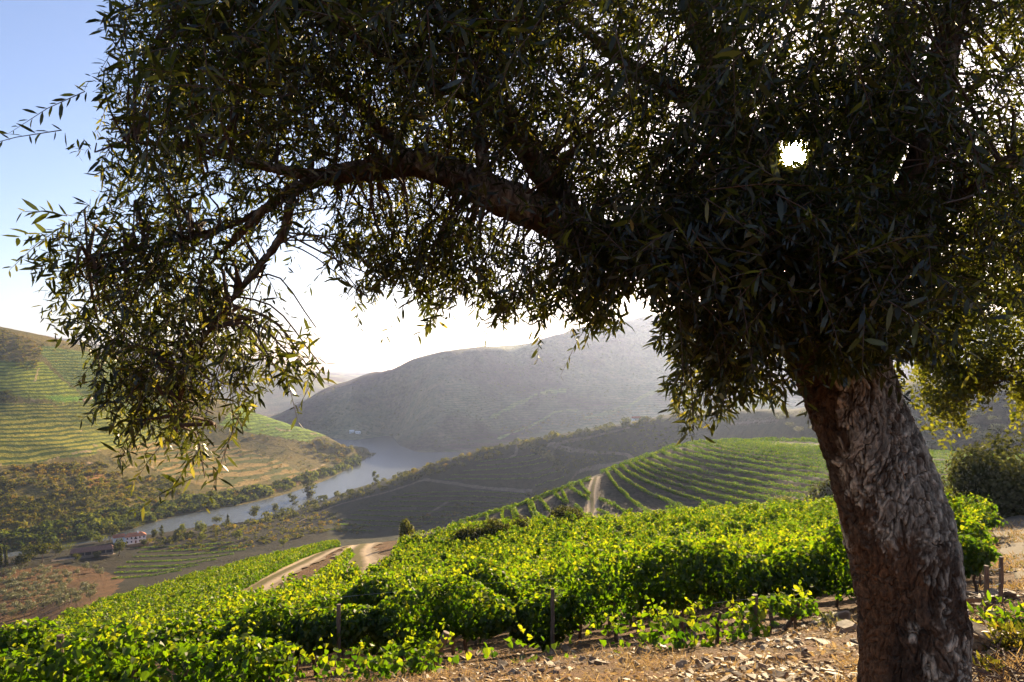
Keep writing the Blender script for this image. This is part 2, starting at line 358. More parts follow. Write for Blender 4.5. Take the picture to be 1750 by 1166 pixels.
M['slate'] = plain_mat('slate', [(0.28, (0.09, 0.052, 0.026)), (0.5, (0.21, 0.13, 0.066)), (0.72, (0.50, 0.36, 0.20))], 3.0, rough=0.7, bump=0.4)
M['track'] = plain_mat('track_earth', [(0.3, (0.15, 0.105, 0.07)), (0.55, (0.24, 0.18, 0.12)), (0.75, (0.34, 0.26, 0.18))], 0.6, bump=0.5, bscale=3, spec=0.03)
M['lane'] = plain_mat('lane_earth', [(0.3, (0.09, 0.07, 0.05)), (0.7, (0.19, 0.145, 0.10))], 0.3, bump=0.6, bscale=2.5, spec=0.02)
def rut_material():
    m, nt, out = mat_new('rutted_track'); at = nnode(nt, 'ShaderNodeAttribute', attribute_name='var'); geo = nt.nodes.new('ShaderNodeNewGeometry')
    n = noise(nt, 1.3, 7, geo.outputs['Position'], .65)
    ad = nnode(nt, 'ShaderNodeMath', operation='MULTIPLY_ADD'); nt.links.new(n, ad.inputs[0]); ad.inputs[1].default_value = .5; nt.links.new(at.outputs['Fac'], ad.inputs[2])
    c = ramp(nt, ad.outputs[0], [(.30, (.12, .10, .045)), (.42, (.20, .15, .095)), (.62, (.36, .27, .18)), (.88, (.40, .30, .20)), (1.0, (.22, .16, .10))])
    p = nt.nodes.new('ShaderNodeBsdfPrincipled'); p.inputs['Roughness'].default_value = .95; p.inputs['Specular IOR Level'].default_value = .03; nt.links.new(c, p.inputs['Base Color'])
    b = nt.nodes.new('ShaderNodeBump'); b.inputs['Strength'].default_value = .8; b.inputs['Distance'].default_value = .08; nt.links.new(n, b.inputs['Height']); nt.links.new(b.outputs[0], p.inputs['Normal']); nt.links.new(p.outputs[0], out.inputs[0]); return m
M['rut'] = rut_material()
M['wire'] = plain_mat('wire', [(0.3, (0.25, 0.24, 0.22)), (0.7, (0.4, 0.38, 0.35))], 5, rough=0.4, bump=0)
M['white'] = plain_mat('whitewash', [(0.3, (0.72, 0.70, 0.66)), (0.7, (0.82, 0.80, 0.77))], 0.4, bump=0)
M['tile'] = plain_mat('roof_tile', [(0.3, (0.30, 0.10, 0.05)), (0.7, (0.46, 0.18, 0.09))], 0.8, bump=0)
M['oldtile'] = plain_mat('old_roof_tile', [(0.3, (0.14, 0.07, 0.045)), (0.7, (0.26, 0.13, 0.08))], 0.8, bump=0)
M['stonewall'] = plain_mat('rubble_wall', [(0.3, (0.16, 0.12, 0.09)), (0.7, (0.34, 0.27, 0.2))], 1.2, bump=0)
M['dark'] = plain_mat('dark_surface', [(0.3, (0.02, 0.02, 0.02)), (0.7, (0.035, 0.03, 0.03))], 1, rough=0.3, bump=0)
M['wood'] = plain_mat('painted_wood', [(0.3, (0.12, 0.07, 0.05)), (0.7, (0.2, 0.12, 0.08))], 2, bump=0)

# ------------------------------------------------------------------ ground sheet and its cover
cov = np.zeros((ND, NU, 3)); strp = np.zeros((ND, NU))
U2 = np.repeat(ugrid[None, :], ND, 0); Y2 = Yp
jit = fbm(Xg, Dg, 40, 4, 3) * 14
Uj = U2 + jit * 1.4; Yj = Y2 + jit * 0.6
def paint(mask, c, s=0.0):
    cov[mask] = c; strp[mask] = s
soil_near = np.array((0.125, 0.068, 0.034))
paint(np.ones_like(strp, bool), soil_near)
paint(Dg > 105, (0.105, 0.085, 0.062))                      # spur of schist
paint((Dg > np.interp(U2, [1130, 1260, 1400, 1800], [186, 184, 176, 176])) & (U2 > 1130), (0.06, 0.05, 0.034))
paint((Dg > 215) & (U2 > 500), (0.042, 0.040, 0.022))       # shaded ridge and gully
paint((Dg > 215) & (U2 <= 560), (0.036, 0.030, 0.018))  # schist and scrub, darkened further so the cover carries the valley's cast shade
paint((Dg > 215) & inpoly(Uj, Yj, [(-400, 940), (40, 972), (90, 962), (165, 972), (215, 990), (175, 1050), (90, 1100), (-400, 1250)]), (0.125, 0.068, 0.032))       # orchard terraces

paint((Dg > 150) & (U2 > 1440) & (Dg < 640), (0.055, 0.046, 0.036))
left = (Dg > 470) & (U2 < 655) & (Dg < 1320) & (Dg > np.interp(ugrid, UC, [440,470,515,555,640,700,790,860,900,930,2000,2000,2000,2000,2000,2000,2000,2000,2000,2000])[None, :])
paint(left, (0.135, 0.105, 0.03))
far = ((Dg >= 1320) | ((Dg > 1100) & (U2 > 655)))
paint(far, (0.15, 0.13, 0.088))
pat = fbm(Xg, Dg, 170, 4, 61)[..., None]; cov = np.where(far[..., None], cov * (1 + 1.5 * pat) + np.array((-.01, .012, -.008)) * np.clip(4 * pat, -1, 1), cov)
for pl, hh_, wd in SPURS[:3]: cov = np.where((far & (pdist(pl) + jit * .35 < 2.2))[..., None], np.array((.22, .24, .09)), cov)  # pale vegetation along the spurs, their sunlit rim put into the colour
cov = np.clip(cov, .01, 1)
fp = lambda poly: left & inpoly(Uj, Yj, poly)
paint(fp([(-300, 560), (0, 615), (72, 618), (150, 685), (120, 690), (0, 676), (-300, 660)]), (0.23, 0.25, 0.025), 0.8)
paint(fp([(62, 590), (171, 603), (310, 672), (330, 720), (210, 715), (150, 685), (78, 612)]), (0.15, 0.17, 0.028), 0.9)
paint(fp([(-300, 690), (0, 688), (92, 692), (168, 742), (172, 778), (0, 793), (-300, 800)]), (0.27, 0.24, 0.035), 0.9)
paint(fp([(96, 688), (160, 690), (320, 735), (300, 752), (220, 768), (172, 770)]), (0.24, 0.23, 0.03), 0.7)
paint(fp([(80, 680), (150, 678), (165, 684), (110, 690)]), (0.16, 0.27, 0.03), 0.2)
paint(fp([(220, 768), (310, 748), (400, 762), (480, 788), (525, 815), (440, 832), (370, 838), (280, 812)]), (0.30, 0.20, 0.07), 0.75)
paint(fp([(410, 690), (470, 715), (552, 742), (522, 753), (440, 742), (380, 728)]), (0.20, 0.27, 0.03), 0.5)
paint(fp([(140, 812), (176, 808), (182, 830), (150, 832)]), (0.34, 0.16, 0.06))
paint(fp([(540, 800), (565, 796), (560, 812), (500, 834), (470, 842), (480, 832)]), (0.25, 0.14, 0.06))
strp[far & (U2 > 760) & (Yj > 655)] = 0.35
paint(far & inpoly(Uj, Yj, [(1225, 690), (1300, 672), (1345, 690), (1350, 715), (1250, 722)]), (0.17, 0.18, 0.05), 0.6)
# dusty lanes across the opposite hill
for pl in ([(0, 682), (60, 684), (110, 688), (165, 680)], [(20, 676), (60, 652), (66, 630)], [(0, 794), (60, 792), (140, 772), (250, 764), (300, 745)],
           [(110, 700), (140, 735), (170, 770)], [(130, 788), (240, 800), (290, 806)], [(440, 832), (520, 815), (560, 790)], [(549, 743), (480, 735), (420, 715)], [(230, 775), (270, 806)]):
    for (a, b), (c, d) in zip(pl[:-1], pl[1:]):
        t = np.clip(((Uj - a) * (c - a) + (Yj - b) * (d - b)) / ((c - a) ** 2 + (d - b) ** 2), 0, 1)
        dist = np.hypot(U2 + jit * .15 - (a + t * (c - a)), Y2 - (b + t * (d - b)))
        paint(left & (dist < 1.7), (0.36, 0.25, 0.14))
scl = 2.0 ** np.round(np.log2(np.clip(0.016 * Dg ** 0.85, 0.05, 7.0)))
V = np.stack([Xg, Dg, Zg], -1).reshape(-1, 3)
idx = np.arange(ND * NU).reshape(ND, NU)
Q = np.stack([idx[:-1, :-1], idx[:-1, 1:], idx[1:, 1:], idx[1:, :-1]], -1).reshape(-1, 4)
# the slope the photographer stands on goes on behind
back_x = np.linspace(-1, 1, NU); VB = [V]; rows = [idx[0]]
n0 = len(V)
for k, (yy, wx, zz) in enumerate([(0.2, 4, -1.6), (-3, 12, -1.2), (-15, 40, 1.5), (-80, 180, 18)]):
    VB.append(np.stack([back_x * wx, np.full(NU, yy), np.full(NU, zz) + vnoise(back_x * wx, np.full(NU, yy), 9) * .1], -1)); rows.append(n0 + k * NU + np.arange(NU))
V = np.concatenate(VB)
QB = [np.stack([rows[k+1][:-1], rows[k+1][1:], rows[k][1:], rows[k][:-1]], -1) for k in range(4)]
ex = 4 * NU
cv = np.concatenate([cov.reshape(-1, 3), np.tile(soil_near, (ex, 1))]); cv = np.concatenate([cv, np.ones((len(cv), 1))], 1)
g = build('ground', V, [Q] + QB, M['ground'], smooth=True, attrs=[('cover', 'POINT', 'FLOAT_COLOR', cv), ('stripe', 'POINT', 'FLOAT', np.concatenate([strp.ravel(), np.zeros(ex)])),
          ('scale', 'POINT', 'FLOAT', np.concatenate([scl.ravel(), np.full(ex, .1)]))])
tag(g, kind='structure')

# ------------------------------------------------------------------ river
def river_material():
    m, nt, out = mat_new('river_water')
    geo = nt.nodes.new('ShaderNodeNewGeometry')
    p = nt.nodes.new('ShaderNodeBsdfPrincipled'); p.inputs['Base Color'].default_value = (0.09, 0.095, 0.085, 1); p.inputs['Roughness'].default_value = 0.22; p.inputs['IOR'].default_value = 1.33
    b = nt.nodes.new('ShaderNodeBump'); b.inputs['Strength'].default_value = 1.0; b.inputs['Distance'].default_value = 0.6
    nt.links.new(noise(nt, 0.35, 5, geo.outputs['Position']), b.inputs['Height']); nt.links.new(b.outputs[0], p.inputs['Normal'])
    nt.links.new(p.outputs[0], out.inputs[0]); return m
rx = np.linspace(-1300, 300, 40); ry = np.linspace(380, 1600, 40)
RX, RY = np.meshgrid(rx, ry); ri = np.arange(1600).reshape(40, 40)
rq = np.stack([ri[:-1, :-1], ri[:-1, 1:], ri[1:, 1:], ri[1:, :-1]], -1).reshape(-1, 4)
tag(build('river', np.stack([RX, RY, np.full_like(RX, -155.0)], -1).reshape(-1, 3), [rq], river_material()), kind='structure')

# ------------------------------------------------------------------ haze
def box_mesh(x0, x1, y0, y1, z0, z1):
    v = np.array([(x, y, z) for x in (x0, x1) for y in (y0, y1) for z in (z0, z1)], float)
    return v, np.array([(0, 1, 3, 2), (4, 6, 7, 5), (0, 4, 5, 1), (2, 3, 7, 6), (0, 2, 6, 4), (1, 5, 7, 3)])
def haze():
    m, nt, out = mat_new('haze')
    v = nt.nodes.new('ShaderNodeVolumePrincipled'); v.inputs['Color'].default_value = (0.58, 0.67, 1, 1); v.inputs['Density'].default_value = HAZE; v.inputs['Anisotropy'].default_value = 0.68
    nt.links.new(v.outputs[0], out.inputs['Volume'])
    vv, f = box_mesh(-18000, 18000, -120, 8200, min(Zg.min(), -161) - 1, Zg.max() + 25)
    tag(build('haze', vv, [f], m), kind='stuff')
HAZE = 0.75e-4
haze()
# ------------------------------------------------------------------ leaf geometry
def unit(v): return v / np.maximum(np.linalg.norm(v, axis=-1, keepdims=True), 1e-9)
def rvec(n, r=rng): return unit(r.normal(size=(n, 3)))
def lance(P, A, N, L, W):
    """slender olive leaf: 6 points, slightly curled"""
    A = unit(A); S = unit(np.cross(A, N)); N = np.cross(S, A); n = len(P); L = np.broadcast_to(L, n)[:, None]; W = np.broadcast_to(W, n)[:, None]
    c = rng.uniform(-0.02, 0.16, (n, 1)) * L
    v = np.stack([P, P + A*L*.32 - S*W*.46 + N*c*.5, P + A*L*.32 + S*W*.46 + N*c*.5, P + A*L*.68 - S*W*.42 + N*c*.35, P + A*L*.68 + S*W*.42 + N*c*.35, P + A*L - N*c*.6], 1)
    b = np.arange(n)[:, None] * 6
    return v.reshape(-1, 3), [b + np.array([0, 2, 1]), b + np.array([3, 4, 5]), b + np.array([1, 2, 4, 3])]
def broad(P, A, N, L, W):
    """vine leaf: two lobed halves folded along the midrib"""
    A = unit(A); S = unit(np.cross(A, N)); N = np.cross(S, A); n = len(P); L = np.broadcast_to(L, n)[:, None]; W = np.broadcast_to(W, n)[:, None]
    f = rng.uniform(0.02, 0.30, (n, 1)) * W; dr = rng.uniform(-.05, .22, (n, 1)) * L
    w1 = rng.uniform(.42, .58, (n, 1)); w2 = rng.uniform(.30, .46, (n, 1))
    v = np.stack([P, P + A*L*.12 - S*W*w1 + N*f, P + A*L*.66 - S*W*w2 + N*f*.6, P + A*L - N*dr, P + A*L*.66 + S*W*w2 + N*f*.6, P + A*L*.12 + S*W*w1 + N*f], 1)
    b = np.arange(n)[:, None] * 6
    return v.reshape(-1, 3), [b + np.array([0, 3, 2, 1]), b + np.array([0, 5, 4, 3])]
def diamond(P, A, N, L, W):
    A = unit(A); S = unit(np.cross(A, N)); n = len(P); L = np.broadcast_to(L, n)[:, None]; W = np.broadcast_to(W, n)[:, None]
    N = np.cross(S, A)
    v = np.stack([P - A*L*.5, P + S*W*.5 + N*W*.12, P + A*L*.5, P - S*W*.5 + N*W*.12], 1)
    b = np.arange(n)[:, None] * 4
    return v.reshape(-1, 3), [b + np.array([0, 1, 2, 3])]
class Acc:
    """gathers pieces of one mesh"""
    def __init__(s): s.v = []; s.f = []; s.a = []; s.n = 0
    def add(s, v, fs, var=None):
        k = sum(len(f) for f in fs)
        for f in fs: s.f.append(np.asarray(f) + s.n)
        s.v.append(v); s.n += len(v)
        s.a.append(np.broadcast_to(0.5 if var is None else var, len(v)))
    def build(s, name, mat, parent=None, smooth=False, loc=None, attr=True):
        v = np.concatenate(s.v)
        if loc is not None and parent is None: v = v - np.asarray(loc)
        return build(name, v, s.f, mat, parent, smooth, [('var', 'POINT', 'FLOAT', np.concatenate(s.a))] if attr else None, loc if parent is None else None)
def leaves(acc, fn, P, A, N, L, W, var):
    v, f = fn(P, A, N, L, W); acc.add(v, f, np.repeat(var, len(v) // max(len(P), 1)))
def tube(P, R, n=8, cap=True):
    P = np.asarray(P, float); R = np.broadcast_to(np.asarray(R, float), len(P)); k = len(P)
    T = unit(np.gradient(P, axis=0)); ref = np.array([0.13, 0.31, 0.94]); ref2 = np.array([1.0, 0.1, 0])
    X = np.cross(T, ref); bad = np.linalg.norm(X, axis=1) < .2; X[bad] = np.cross(T[bad], ref2); X = unit(X); Y = np.cross(T, X)
    th = np.arange(n) / n * 2 * math.pi
    v = P[:, None] + R[:, None, None] * (np.cos(th)[None, :, None] * X[:, None] + np.sin(th)[None, :, None] * Y[:, None])
    i = np.arange(k * n).reshape(k, n); j = np.roll(i, -1, 1)
    q = np.stack([i[:-1], j[:-1], j[1:], i[1:]], -1).reshape(-1, 4); fs = [q]; v = v.reshape(-1, 3)
    if cap:
        v = np.concatenate([v, P[:1], P[-1:]]); a = k * n
        fs.append(np.concatenate([np.stack([j[0], i[0], np.full(n, a)], -1), np.stack([i[-1], j[-1], np.full(n, a + 1)], -1)]))
    return v, fs
def spline(P, n):
    P = np.asarray(P, float); t = np.concatenate([[0], np.cumsum(np.linalg.norm(np.diff(P[:, :3], axis=0), axis=1))]); x = np.linspace(0, t[-1], n)
    return np.stack([pchip(t, P[:, k], x) for k in range(P.shape[1])], 1)
def PX(u, y, d): return np.array([(u - CX) / F * d, d, (HY - y) / F * d])

# ------------------------------------------------------------------ tracks: strips laid on the ground
def strip(name, pts, w, dmin, dmax=9000., mat='track', n=60):
    p = np.array(pts, float); t = np.concatenate([[0], np.cumsum(np.hypot(*np.diff(p, axis=0).T))])
    tt = np.linspace(0, t[-1], n); uu = pchip(t, p[:, 0], tt); yy = pchip(t, p[:, 1], tt)
    q, ok = ground_at(uu, yy, dmin, dmax); q = q[ok]
    tn = np.gradient(q[:, :2], axis=0); tn = unit(np.concatenate([tn, np.zeros((len(tn), 1))], 1))
    k = np.ones(5) / 5; 
    for c in (0, 1): tn[2:-2, c] = np.convolve(tn[:, c], k, 'valid')
    s = unit(np.stack([tn[:, 1], -tn[:, 0], 0 * tn[:, 0]], 1)); m = 15; av = []
    cols = []
    for c in np.linspace(-1, 1, m):
        ww = w / 2 * (1 + (0.7 * vnoise(q[:, 1] * (.5 if w > 3.2 else .12), q[:, 0] * (.5 if w > 3.2 else .12), 5 + int(c * 3)) + .35 * vnoise(q[:, 1] * 1.3, q[:, 0] * 1.3, 8) if abs(c) == 1 else 0))
        x = q[:, 0] + s[:, 0] * c * ww; y = q[:, 1] + s[:, 1] * c * ww
        z = hgt(x, y) + 0.01 + 0.00035 * y - (0.09 * math.exp(-((abs(c) - .5) / .16) ** 2) - .08 if mat == 'rut' else 0); av.append(np.full(len(q), min(abs(c) * 1.1, .9) - .12))
        cols.append(np.stack([x, y, z], 1))
    v = np.stack(cols, 1).reshape(-1, 3); i = np.arange(len(q) * m).reshape(-1, m)
    f = np.stack([i[:-1, :-1], i[:-1, 1:], i[1:, 1:], i[1:, :-1]], -1).reshape(-1, 4)
    return tag(build(name, v, [f], M[mat], smooth=True, attrs=[('var', 'POINT', 'FLOAT', np.stack(av, 1).ravel())]), kind='structure')
strip('dirt_track', [(330, 1072), (380, 1042), (450, 997), (520, 962), (570, 938), (640, 914)], 4.2, 40, 110, 'rut', n=160)
strip('dirt_track', [(648, 913), (622, 930), (608, 948), (612, 966), (606, 986), (560, 1015)], 4.4, 40, 110, 'rut', n=120)
strip('dirt_track', [(1018, 816), (1012, 845), (1012, 870), (1004, 892)], 2.6, 126, 175, 'rut')
strip('gravel_path', [(1800, 985), (1745, 925), (1728, 890), (1738, 868), (1775, 846)], 1.7, 8, 45, 'lane', n=40)
for pl in ([(726, 820), (770, 826), (834, 835), (910, 840)], [(726, 820), (666, 840), (570, 866), (510, 893)], [(766, 858), (730, 880)],
           [(978, 818), (990, 806), (1042, 795), (1082, 786)], [(1082, 786), (1070, 777), (1010, 773), (934, 761)], [(934, 761), (1010, 747), (1076, 731)], [(884, 760), (882, 776), (872, 783)],
           [(240, 931), (300, 922), (380, 915)], [(1250, 724), (1330, 718)]):
    strip('hill_road', pl, 3.0, 262, 1000, 'lane', n=120)
strip('farm_yard', [(88, 958), (110, 956), (160, 951), (195, 946)], 5.0, 440, 540, n=20)

# ------------------------------------------------------------------ vine rows
def resample(P, step):
    P = np.asarray(P, float)
    if len(P) < 2: return np.zeros((0, 3)), 0.0
    t = np.concatenate([[0], np.cumsum(np.linalg.norm(np.diff(P, axis=0), axis=1))]); n = max(2, int(t[-1] / step) + 1)
    x = np.linspace(0, t[-1], n); return np.stack([np.interp(x, t, P[:, k]) for k in range(3)], 1), t[-1]
def hedge(acc, P, h0, h1, w, leaf, dens, seed, fn=broad, shoots=0.0, gaps=0.5, hs=None, plants=False):
    P = np.asarray(P, float); t = np.concatenate([[0], np.cumsum(np.linalg.norm(np.diff(P, axis=0), axis=1))]); Ln = t[-1]
    if Ln < 0.5: return
    n = int(dens * Ln); s = rng.uniform(0, Ln, n)
    keep = rng.random(n) < np.clip(1.05 + gaps * 2.2 * vnoise(s / 1.1, np.full(n, seed * 3.7), seed), 0.12, 1); s = s[keep]; n = len(s)
    B = np.stack([np.interp(s, t, P[:, k]) for k in range(3)], 1)
    e = 0.3; B2 = np.stack([np.interp(np.clip(s + e, 0, Ln), t, P[:, k]) for k in range(3)], 1); B1 = np.stack([np.interp(np.clip(s - e, 0, Ln), t, P[:, k]) for k in range(3)], 1)
    tn = unit((B2 - B1) * [1, 1, 0] + 1e-6); lat = np.stack([tn[:, 1], -tn[:, 0], 0 * s], 1)
    th = rng.uniform(0, 2 * math.pi, n); r = rng.random(n) ** 0.38
    a = r * np.cos(th); b = r * np.sin(th)
    hh = h1 * (1 + 0.62 * vnoise(s / 0.9, np.full(n, seed + .5), seed + 1) + 0.5 * vnoise(s / 3.1, np.full(n, seed + .5), seed + 2))
    lo = h0 * (1 + 1.7 * vnoise(s / 0.7, np.full(n, seed + .5), seed + 4))
    if plants:
        kk = np.floor(s / 1.15); fr = np.sin(math.pi * (s / 1.15 - kk)); z0 = np.zeros_like(kk) + seed
        hh = hh * (.70 + .42 * _h(kk, z0, 1)) * (.84 + .2 * fr); lo = lo * (.3 + 1.9 * _h(kk, z0, 2)) + .22 * (1 - fr); ww_ = (.62 + .55 * _h(kk, z0, 3)) * (.7 + .35 * fr)
    else: ww_ = 1.0
    if hs is not None: hh = hh * hs(CX + F * B[:, 0] / B[:, 1])
    ww = w * (1 + 0.7 * vnoise(s / 0.8, np.full(n, seed + .5) + np.sign(a), seed + 3))
    ww = ww * ww_; pos = B + lat * (a * ww / 2)[:, None]; lo = np.minimum(lo, hh * .8); pos[:, 2] += lo + (hh - lo) * (0.5 + 0.5 * b)
    # shoots standing above the hedge or trailing out of its side
    N = unit(lat * a[:, None] * 1.1 + np.array([0, 0, 1.0]) * (b[:, None] * .9 + .35) + 0.85 * rvec(n))
    dn = np.array([0, 0, -1.0]) + 0.6 * rvec(n); A = unit(dn - N * np.sum(dn * N, 1, keepdims=True))
    L = leaf * rng.uniform(.65, 1.25, n); var = np.clip(rng.normal(.40, .22, n) + .18 * b, 0, 1)
    leaves(acc, fn, pos, A, N, L, L * rng.uniform(.85, 1.05, n), var)
    ns = int(shoots * Ln)
    if ns:
        ss = rng.uniform(0, Ln, ns); hb = np.stack([np.interp(ss, t, P[:, k]) for k in range(3)], 1); hb[:, 2] += h1 * rng.uniform(.8, .98, ns) * (hs(CX + F * hb[:, 0] / hb[:, 1]) if hs else 1)
        d = unit(np.array([0, 0, 1.0]) + 0.55 * rvec(ns)); ln = rng.uniform(.15, .5, ns); m = 7
        tt = np.tile(np.linspace(.15, 1, m), ns); k = np.repeat(np.arange(ns), m)
        pos = hb[k] + d[k] * (ln[k] * tt)[:, None] + np.array([0, 0, -1.0]) * (0.25 * ln[k] * tt ** 2)[:, None] + rng.normal(0, .02, (ns * m, 3))
        N = unit(rvec(ns * m) + [0, 0, .4]); dn = rvec(ns * m) + [0, 0, -.4]; A = unit(dn - N * np.sum(dn * N, 1, keepdims=True))
        L = leaf * (1 - .5 * tt) * rng.uniform(.7, 1.1, ns * m); leaves(acc, fn, pos, A, N, L, L * .95, np.clip(rng.normal(.75, .15, ns * m), 0, 1))
def longest(P, gap):
    if len(P) < 3: return P
    cut = np.where(np.linalg.norm(np.diff(P, axis=0), axis=1) > gap)[0] + 1
    return max(np.split(P, cut), key=len)
def ground_line(x, y):
    return np.stack([x, y, hgt(x, y)], 1)
def uy(P): return CX + F * P[:, 0] / P[:, 1], HY - F * P[:, 2] / P[:, 1]
def post_mesh(h, r, lean=(0, 0)):
    k = np.linspace(-.15, 1, 6); P = np.stack([lean[0] * k * h, lean[1] * k * h, k * h], 1)
    P[:, :2] += rng.normal(0, .004, (6, 2)); return tube(P, r * np.array([1.05, 1, 1, .97, .95, .92]), 9)
def add_post(parent, p, h=1.55, r=.045, lean=(0, 0)):
    v, f = post_mesh(h, r, lean); return build('post', v + np.asarray(p), f, M['post'], parent)
def add_stock(parent, p, h=.8):
    k = np.linspace(-.05, 1, 7); w = np.cumsum(rng.normal(0, .025, (7, 2)), 0)
    v, f = tube(np.stack([w[:, 0], w[:, 1], k * h], 1), rng.uniform(.018, .03) * np.linspace(1.3, .8, 7), 7); return build('vine_trunk', v + np.asarray(p), f, M['vinewood'], parent)

crest_d = np.interp
def row_line(c, s, ulo, uhi, step=.5):
    up = np.linspace((ulo - CX) / F, (uhi - CX) / F, 260); y = c / np.maximum(1 - s * up, .2); x = up * y
    x = x + 0; y = y + 0.25 * vnoise(x / 6, np.full_like(x, c), 3)
    return ground_line(x, y)
K5d = np.array(KN[6][0], float)
bound = [(330, 1080), (395, 1062), (480, 1046), (590, 1018), (655, 990), (668, 955), (694, 912)]
names_near = 'vine rows on the near slope'
cs = [11.4]; 
while cs[-1] < 66: cs.append(cs[-1] + (2.2 if cs[-1] < 30 else 2.6))
for i, c in enumerate(cs):
    s = 0.15 + 0.33 * min(1, (c - 11.4) / 50)
    P = row_line(c, s, -160 if i == 0 else 150 if i == 1 else 330, 1676 + rng.uniform(-45, 28))
    u, y = uy(P); cd = np.interp(u, UC, K5d)
    ok = P[:, 1] < cd * 1.07
    if c > 24:
        bx = np.interp(y, [b[1] for b in bound[::-1]], [b[0] for b in bound[::-1]]); ok &= (u > bx + 8) | (y > 1082)
    if ok.sum() < 4: continue
    P = P[ok]
    P = longest(P, 4)
    if len(P) < 4: continue
    d = np.median(P[:, 1]); o0 = P[0]
    if i == 0: lab = 'front row of leafy green vines on posts along the stony strip'
    else: lab = '%s row of green vines behind the front row on the near slope' % ORD[i - 1]
    acc = Acc(); 
    leaf, dens, fn = (.092, 1500, broad) if i < 2 else (.105, 800, broad) if i < 5 else (.135, 430, broad) if i < 11 else (.18, 230, broad)
    hedge(acc, P, (.24 if i == 0 else .34), 1.66, 1.05 if i < 5 else 1.15, leaf, dens, 11 + i, fn, shoots=8 if i < 6 else 3, gaps=.45, plants=True, hs=(lambda q: np.interp(q, [-100, 0, 300, 620], [.70, .72, .82, 1.0])) if i < 2 else None)
    if i < 4:
        root = tag(empty('vine_row'), lab, 'vine row', names_near)
        acc.build('foliage', M['vine'], root)
        us, _ = uy(P)
        pu = [(-60, 1.5), (250, 1.5), (588, 1.6), (942, 1.5), (1274, 1.5), (1600, 1.6)] if i == 0 else [(q, 1.55) for q in np.arange(-40 + 37 * i, 1690, 260)]
        for q, h in pu:
            pt = np.array([np.interp(q, us, P[:, k]) for k in range(2)]) - [0, .34]; add_post(root, [pt[0], pt[1], float(hgt(pt[0], pt[1]))], min(h - .45, 1.12), .036)
        pp, Ln = resample(P, 1.15)
        if i < 2:
            for p in pp[2:90]:
                uu = CX + F * p[0] / p[1]
                if -120 < uu < 1760: add_stock(root, p + np.array([rng.normal(0, .08), rng.normal(0, .05), 0]))
            for hz in (.75, 1.25):
                w = P[::6] + [0, 0, hz]; v, f = tube(w, .0018, 4, cap=False); build('wire', v, f, M['wire'], root)
    else:
        tag(acc.build('vine_row', M['vine'], loc=o0), lab, 'vine row', names_near)

# low vines of the strip nearest the camera
acc = Acc(); root = tag(empty('vine_row'), 'low straggling vines in the bottom left corner with short leaning posts', 'vine row')
x = np.linspace(-9.0, -4.1, 60); P = ground_line(x, 7.3 + .14 * (x + 6)); hedge(acc, P, .1, .78, .8, .085, 620, 71, shoots=4, gaps=.5)
x = np.linspace(-4.3, -2.6, 60); P = ground_line(x, 7.65 + .12 * (x + 4.3)); hedge(acc, P,   .06, .62, .7, .085, 520, 72, shoots=5, gaps=.8); x = np.linspace(-2.7, -.9, 60); P = ground_line(x, 7.8 + .12 * (x + 2.7)); hedge(acc, P, .02, .38, .6, .085, 260, 75, shoots=5, gaps=1.0)
x = np.linspace(-1.2, 2.0, 60); P = ground_line(x, 8.3 + .12 * x); hedge(acc, P, .02, .3, .7, .085, 120, 76, shoots=3, gaps=1.3)
acc.build('foliage', M['vine'], root)
add_post(root, ground_line(np.array([-5.05]), np.array([7.45]))[0], .85, .04); add_post(root, ground_line(np.array([-2.75]), np.array([7.95]))[0], .42, .05, (.25, .1)); add_post(root, ground_line(np.array([-1.05]), np.array([8.55]))[0], .46, .055, (.45, .1))
acc = Acc(); root = tag(empty('vine_row'), 'young bright green vines trained along a wire beside the olive trunk', 'vine row')
P = np.stack([spline([PX(1120, 1185, 7.6), PX(1180, 1150, 8.0), PX(1286, 1150, 8.5), PX(1330, 1120, 9.2), PX(1385, 1085, 10.1)], 40)[:, k] for k in range(3)], 1); P[:, 2] = hgt(P[:, 0], P[:, 1])
hedge(acc, P[15:], .28, .50, .22, .10, 200, 73, shoots=2, gaps=.7); hedge(acc, P[:20], .02, .34, .5, .09, 110, 74, shoots=7, gaps=.9)
acc.build('foliage', M['vine'], root); add_post(root, P[18], .55, .04); add_post(root, P[33], .42, .022)
for k in (4, 11, 24, 30): add_stock(root, P[k], .4)
v, f = tube(P[10:] + [0, 0, .5], .0018, 4, cap=False); build('wire', v, f, M['wire'], root); v, f = tube(P[16:] + [0, 0, .25], .0018, 4, cap=False); build('wire', v, f, M['wire'], root)

# left field, between the tracks
def pix_row(pts, dmin, dmax, n=70):
    p = np.array(pts, float); t = np.concatenate([[0], np.cumsum(np.hypot(*np.diff(p, axis=0).T))]); tt = np.linspace(0, t[-1], n)
    q, ok = ground_at(pchip(t, p[:, 0], tt), pchip(t, p[:, 1], tt), dmin, dmax); return longest(q[ok], 25)
Aln = np.array([(-60, 1150), (0, 1126), (150, 1056), (300, 1005), (450, 965), (560, 940), (640, 924)], float)
Bln = np.array([(150, 1175), (215, 1135), (330, 1068), (405, 1018), (485, 972), (545, 945), (625, 922)], float)
NL = 17
for i in range(NL):
    f = (i + .2) / NL; P = pix_row(Aln * (1 - f) + Bln * f, 22, 108)
    if len(P) < 6: continue
    acc = Acc(); hedge(acc, P, .15, 1.15, .72, .155, 230, 120 + i, shoots=1.5, gaps=.55)
    tag(acc.build('vine_row', M['vine'], loc=P[0]), '%s vine row %s' % (ORD[i] if i < 9 else ORD[NL - 1 - i], 'up from the lower edge of the field left of the track' if i < 9 else 'out from the left verge of the dirt track'), 'vine row', 'vine rows left of the track')
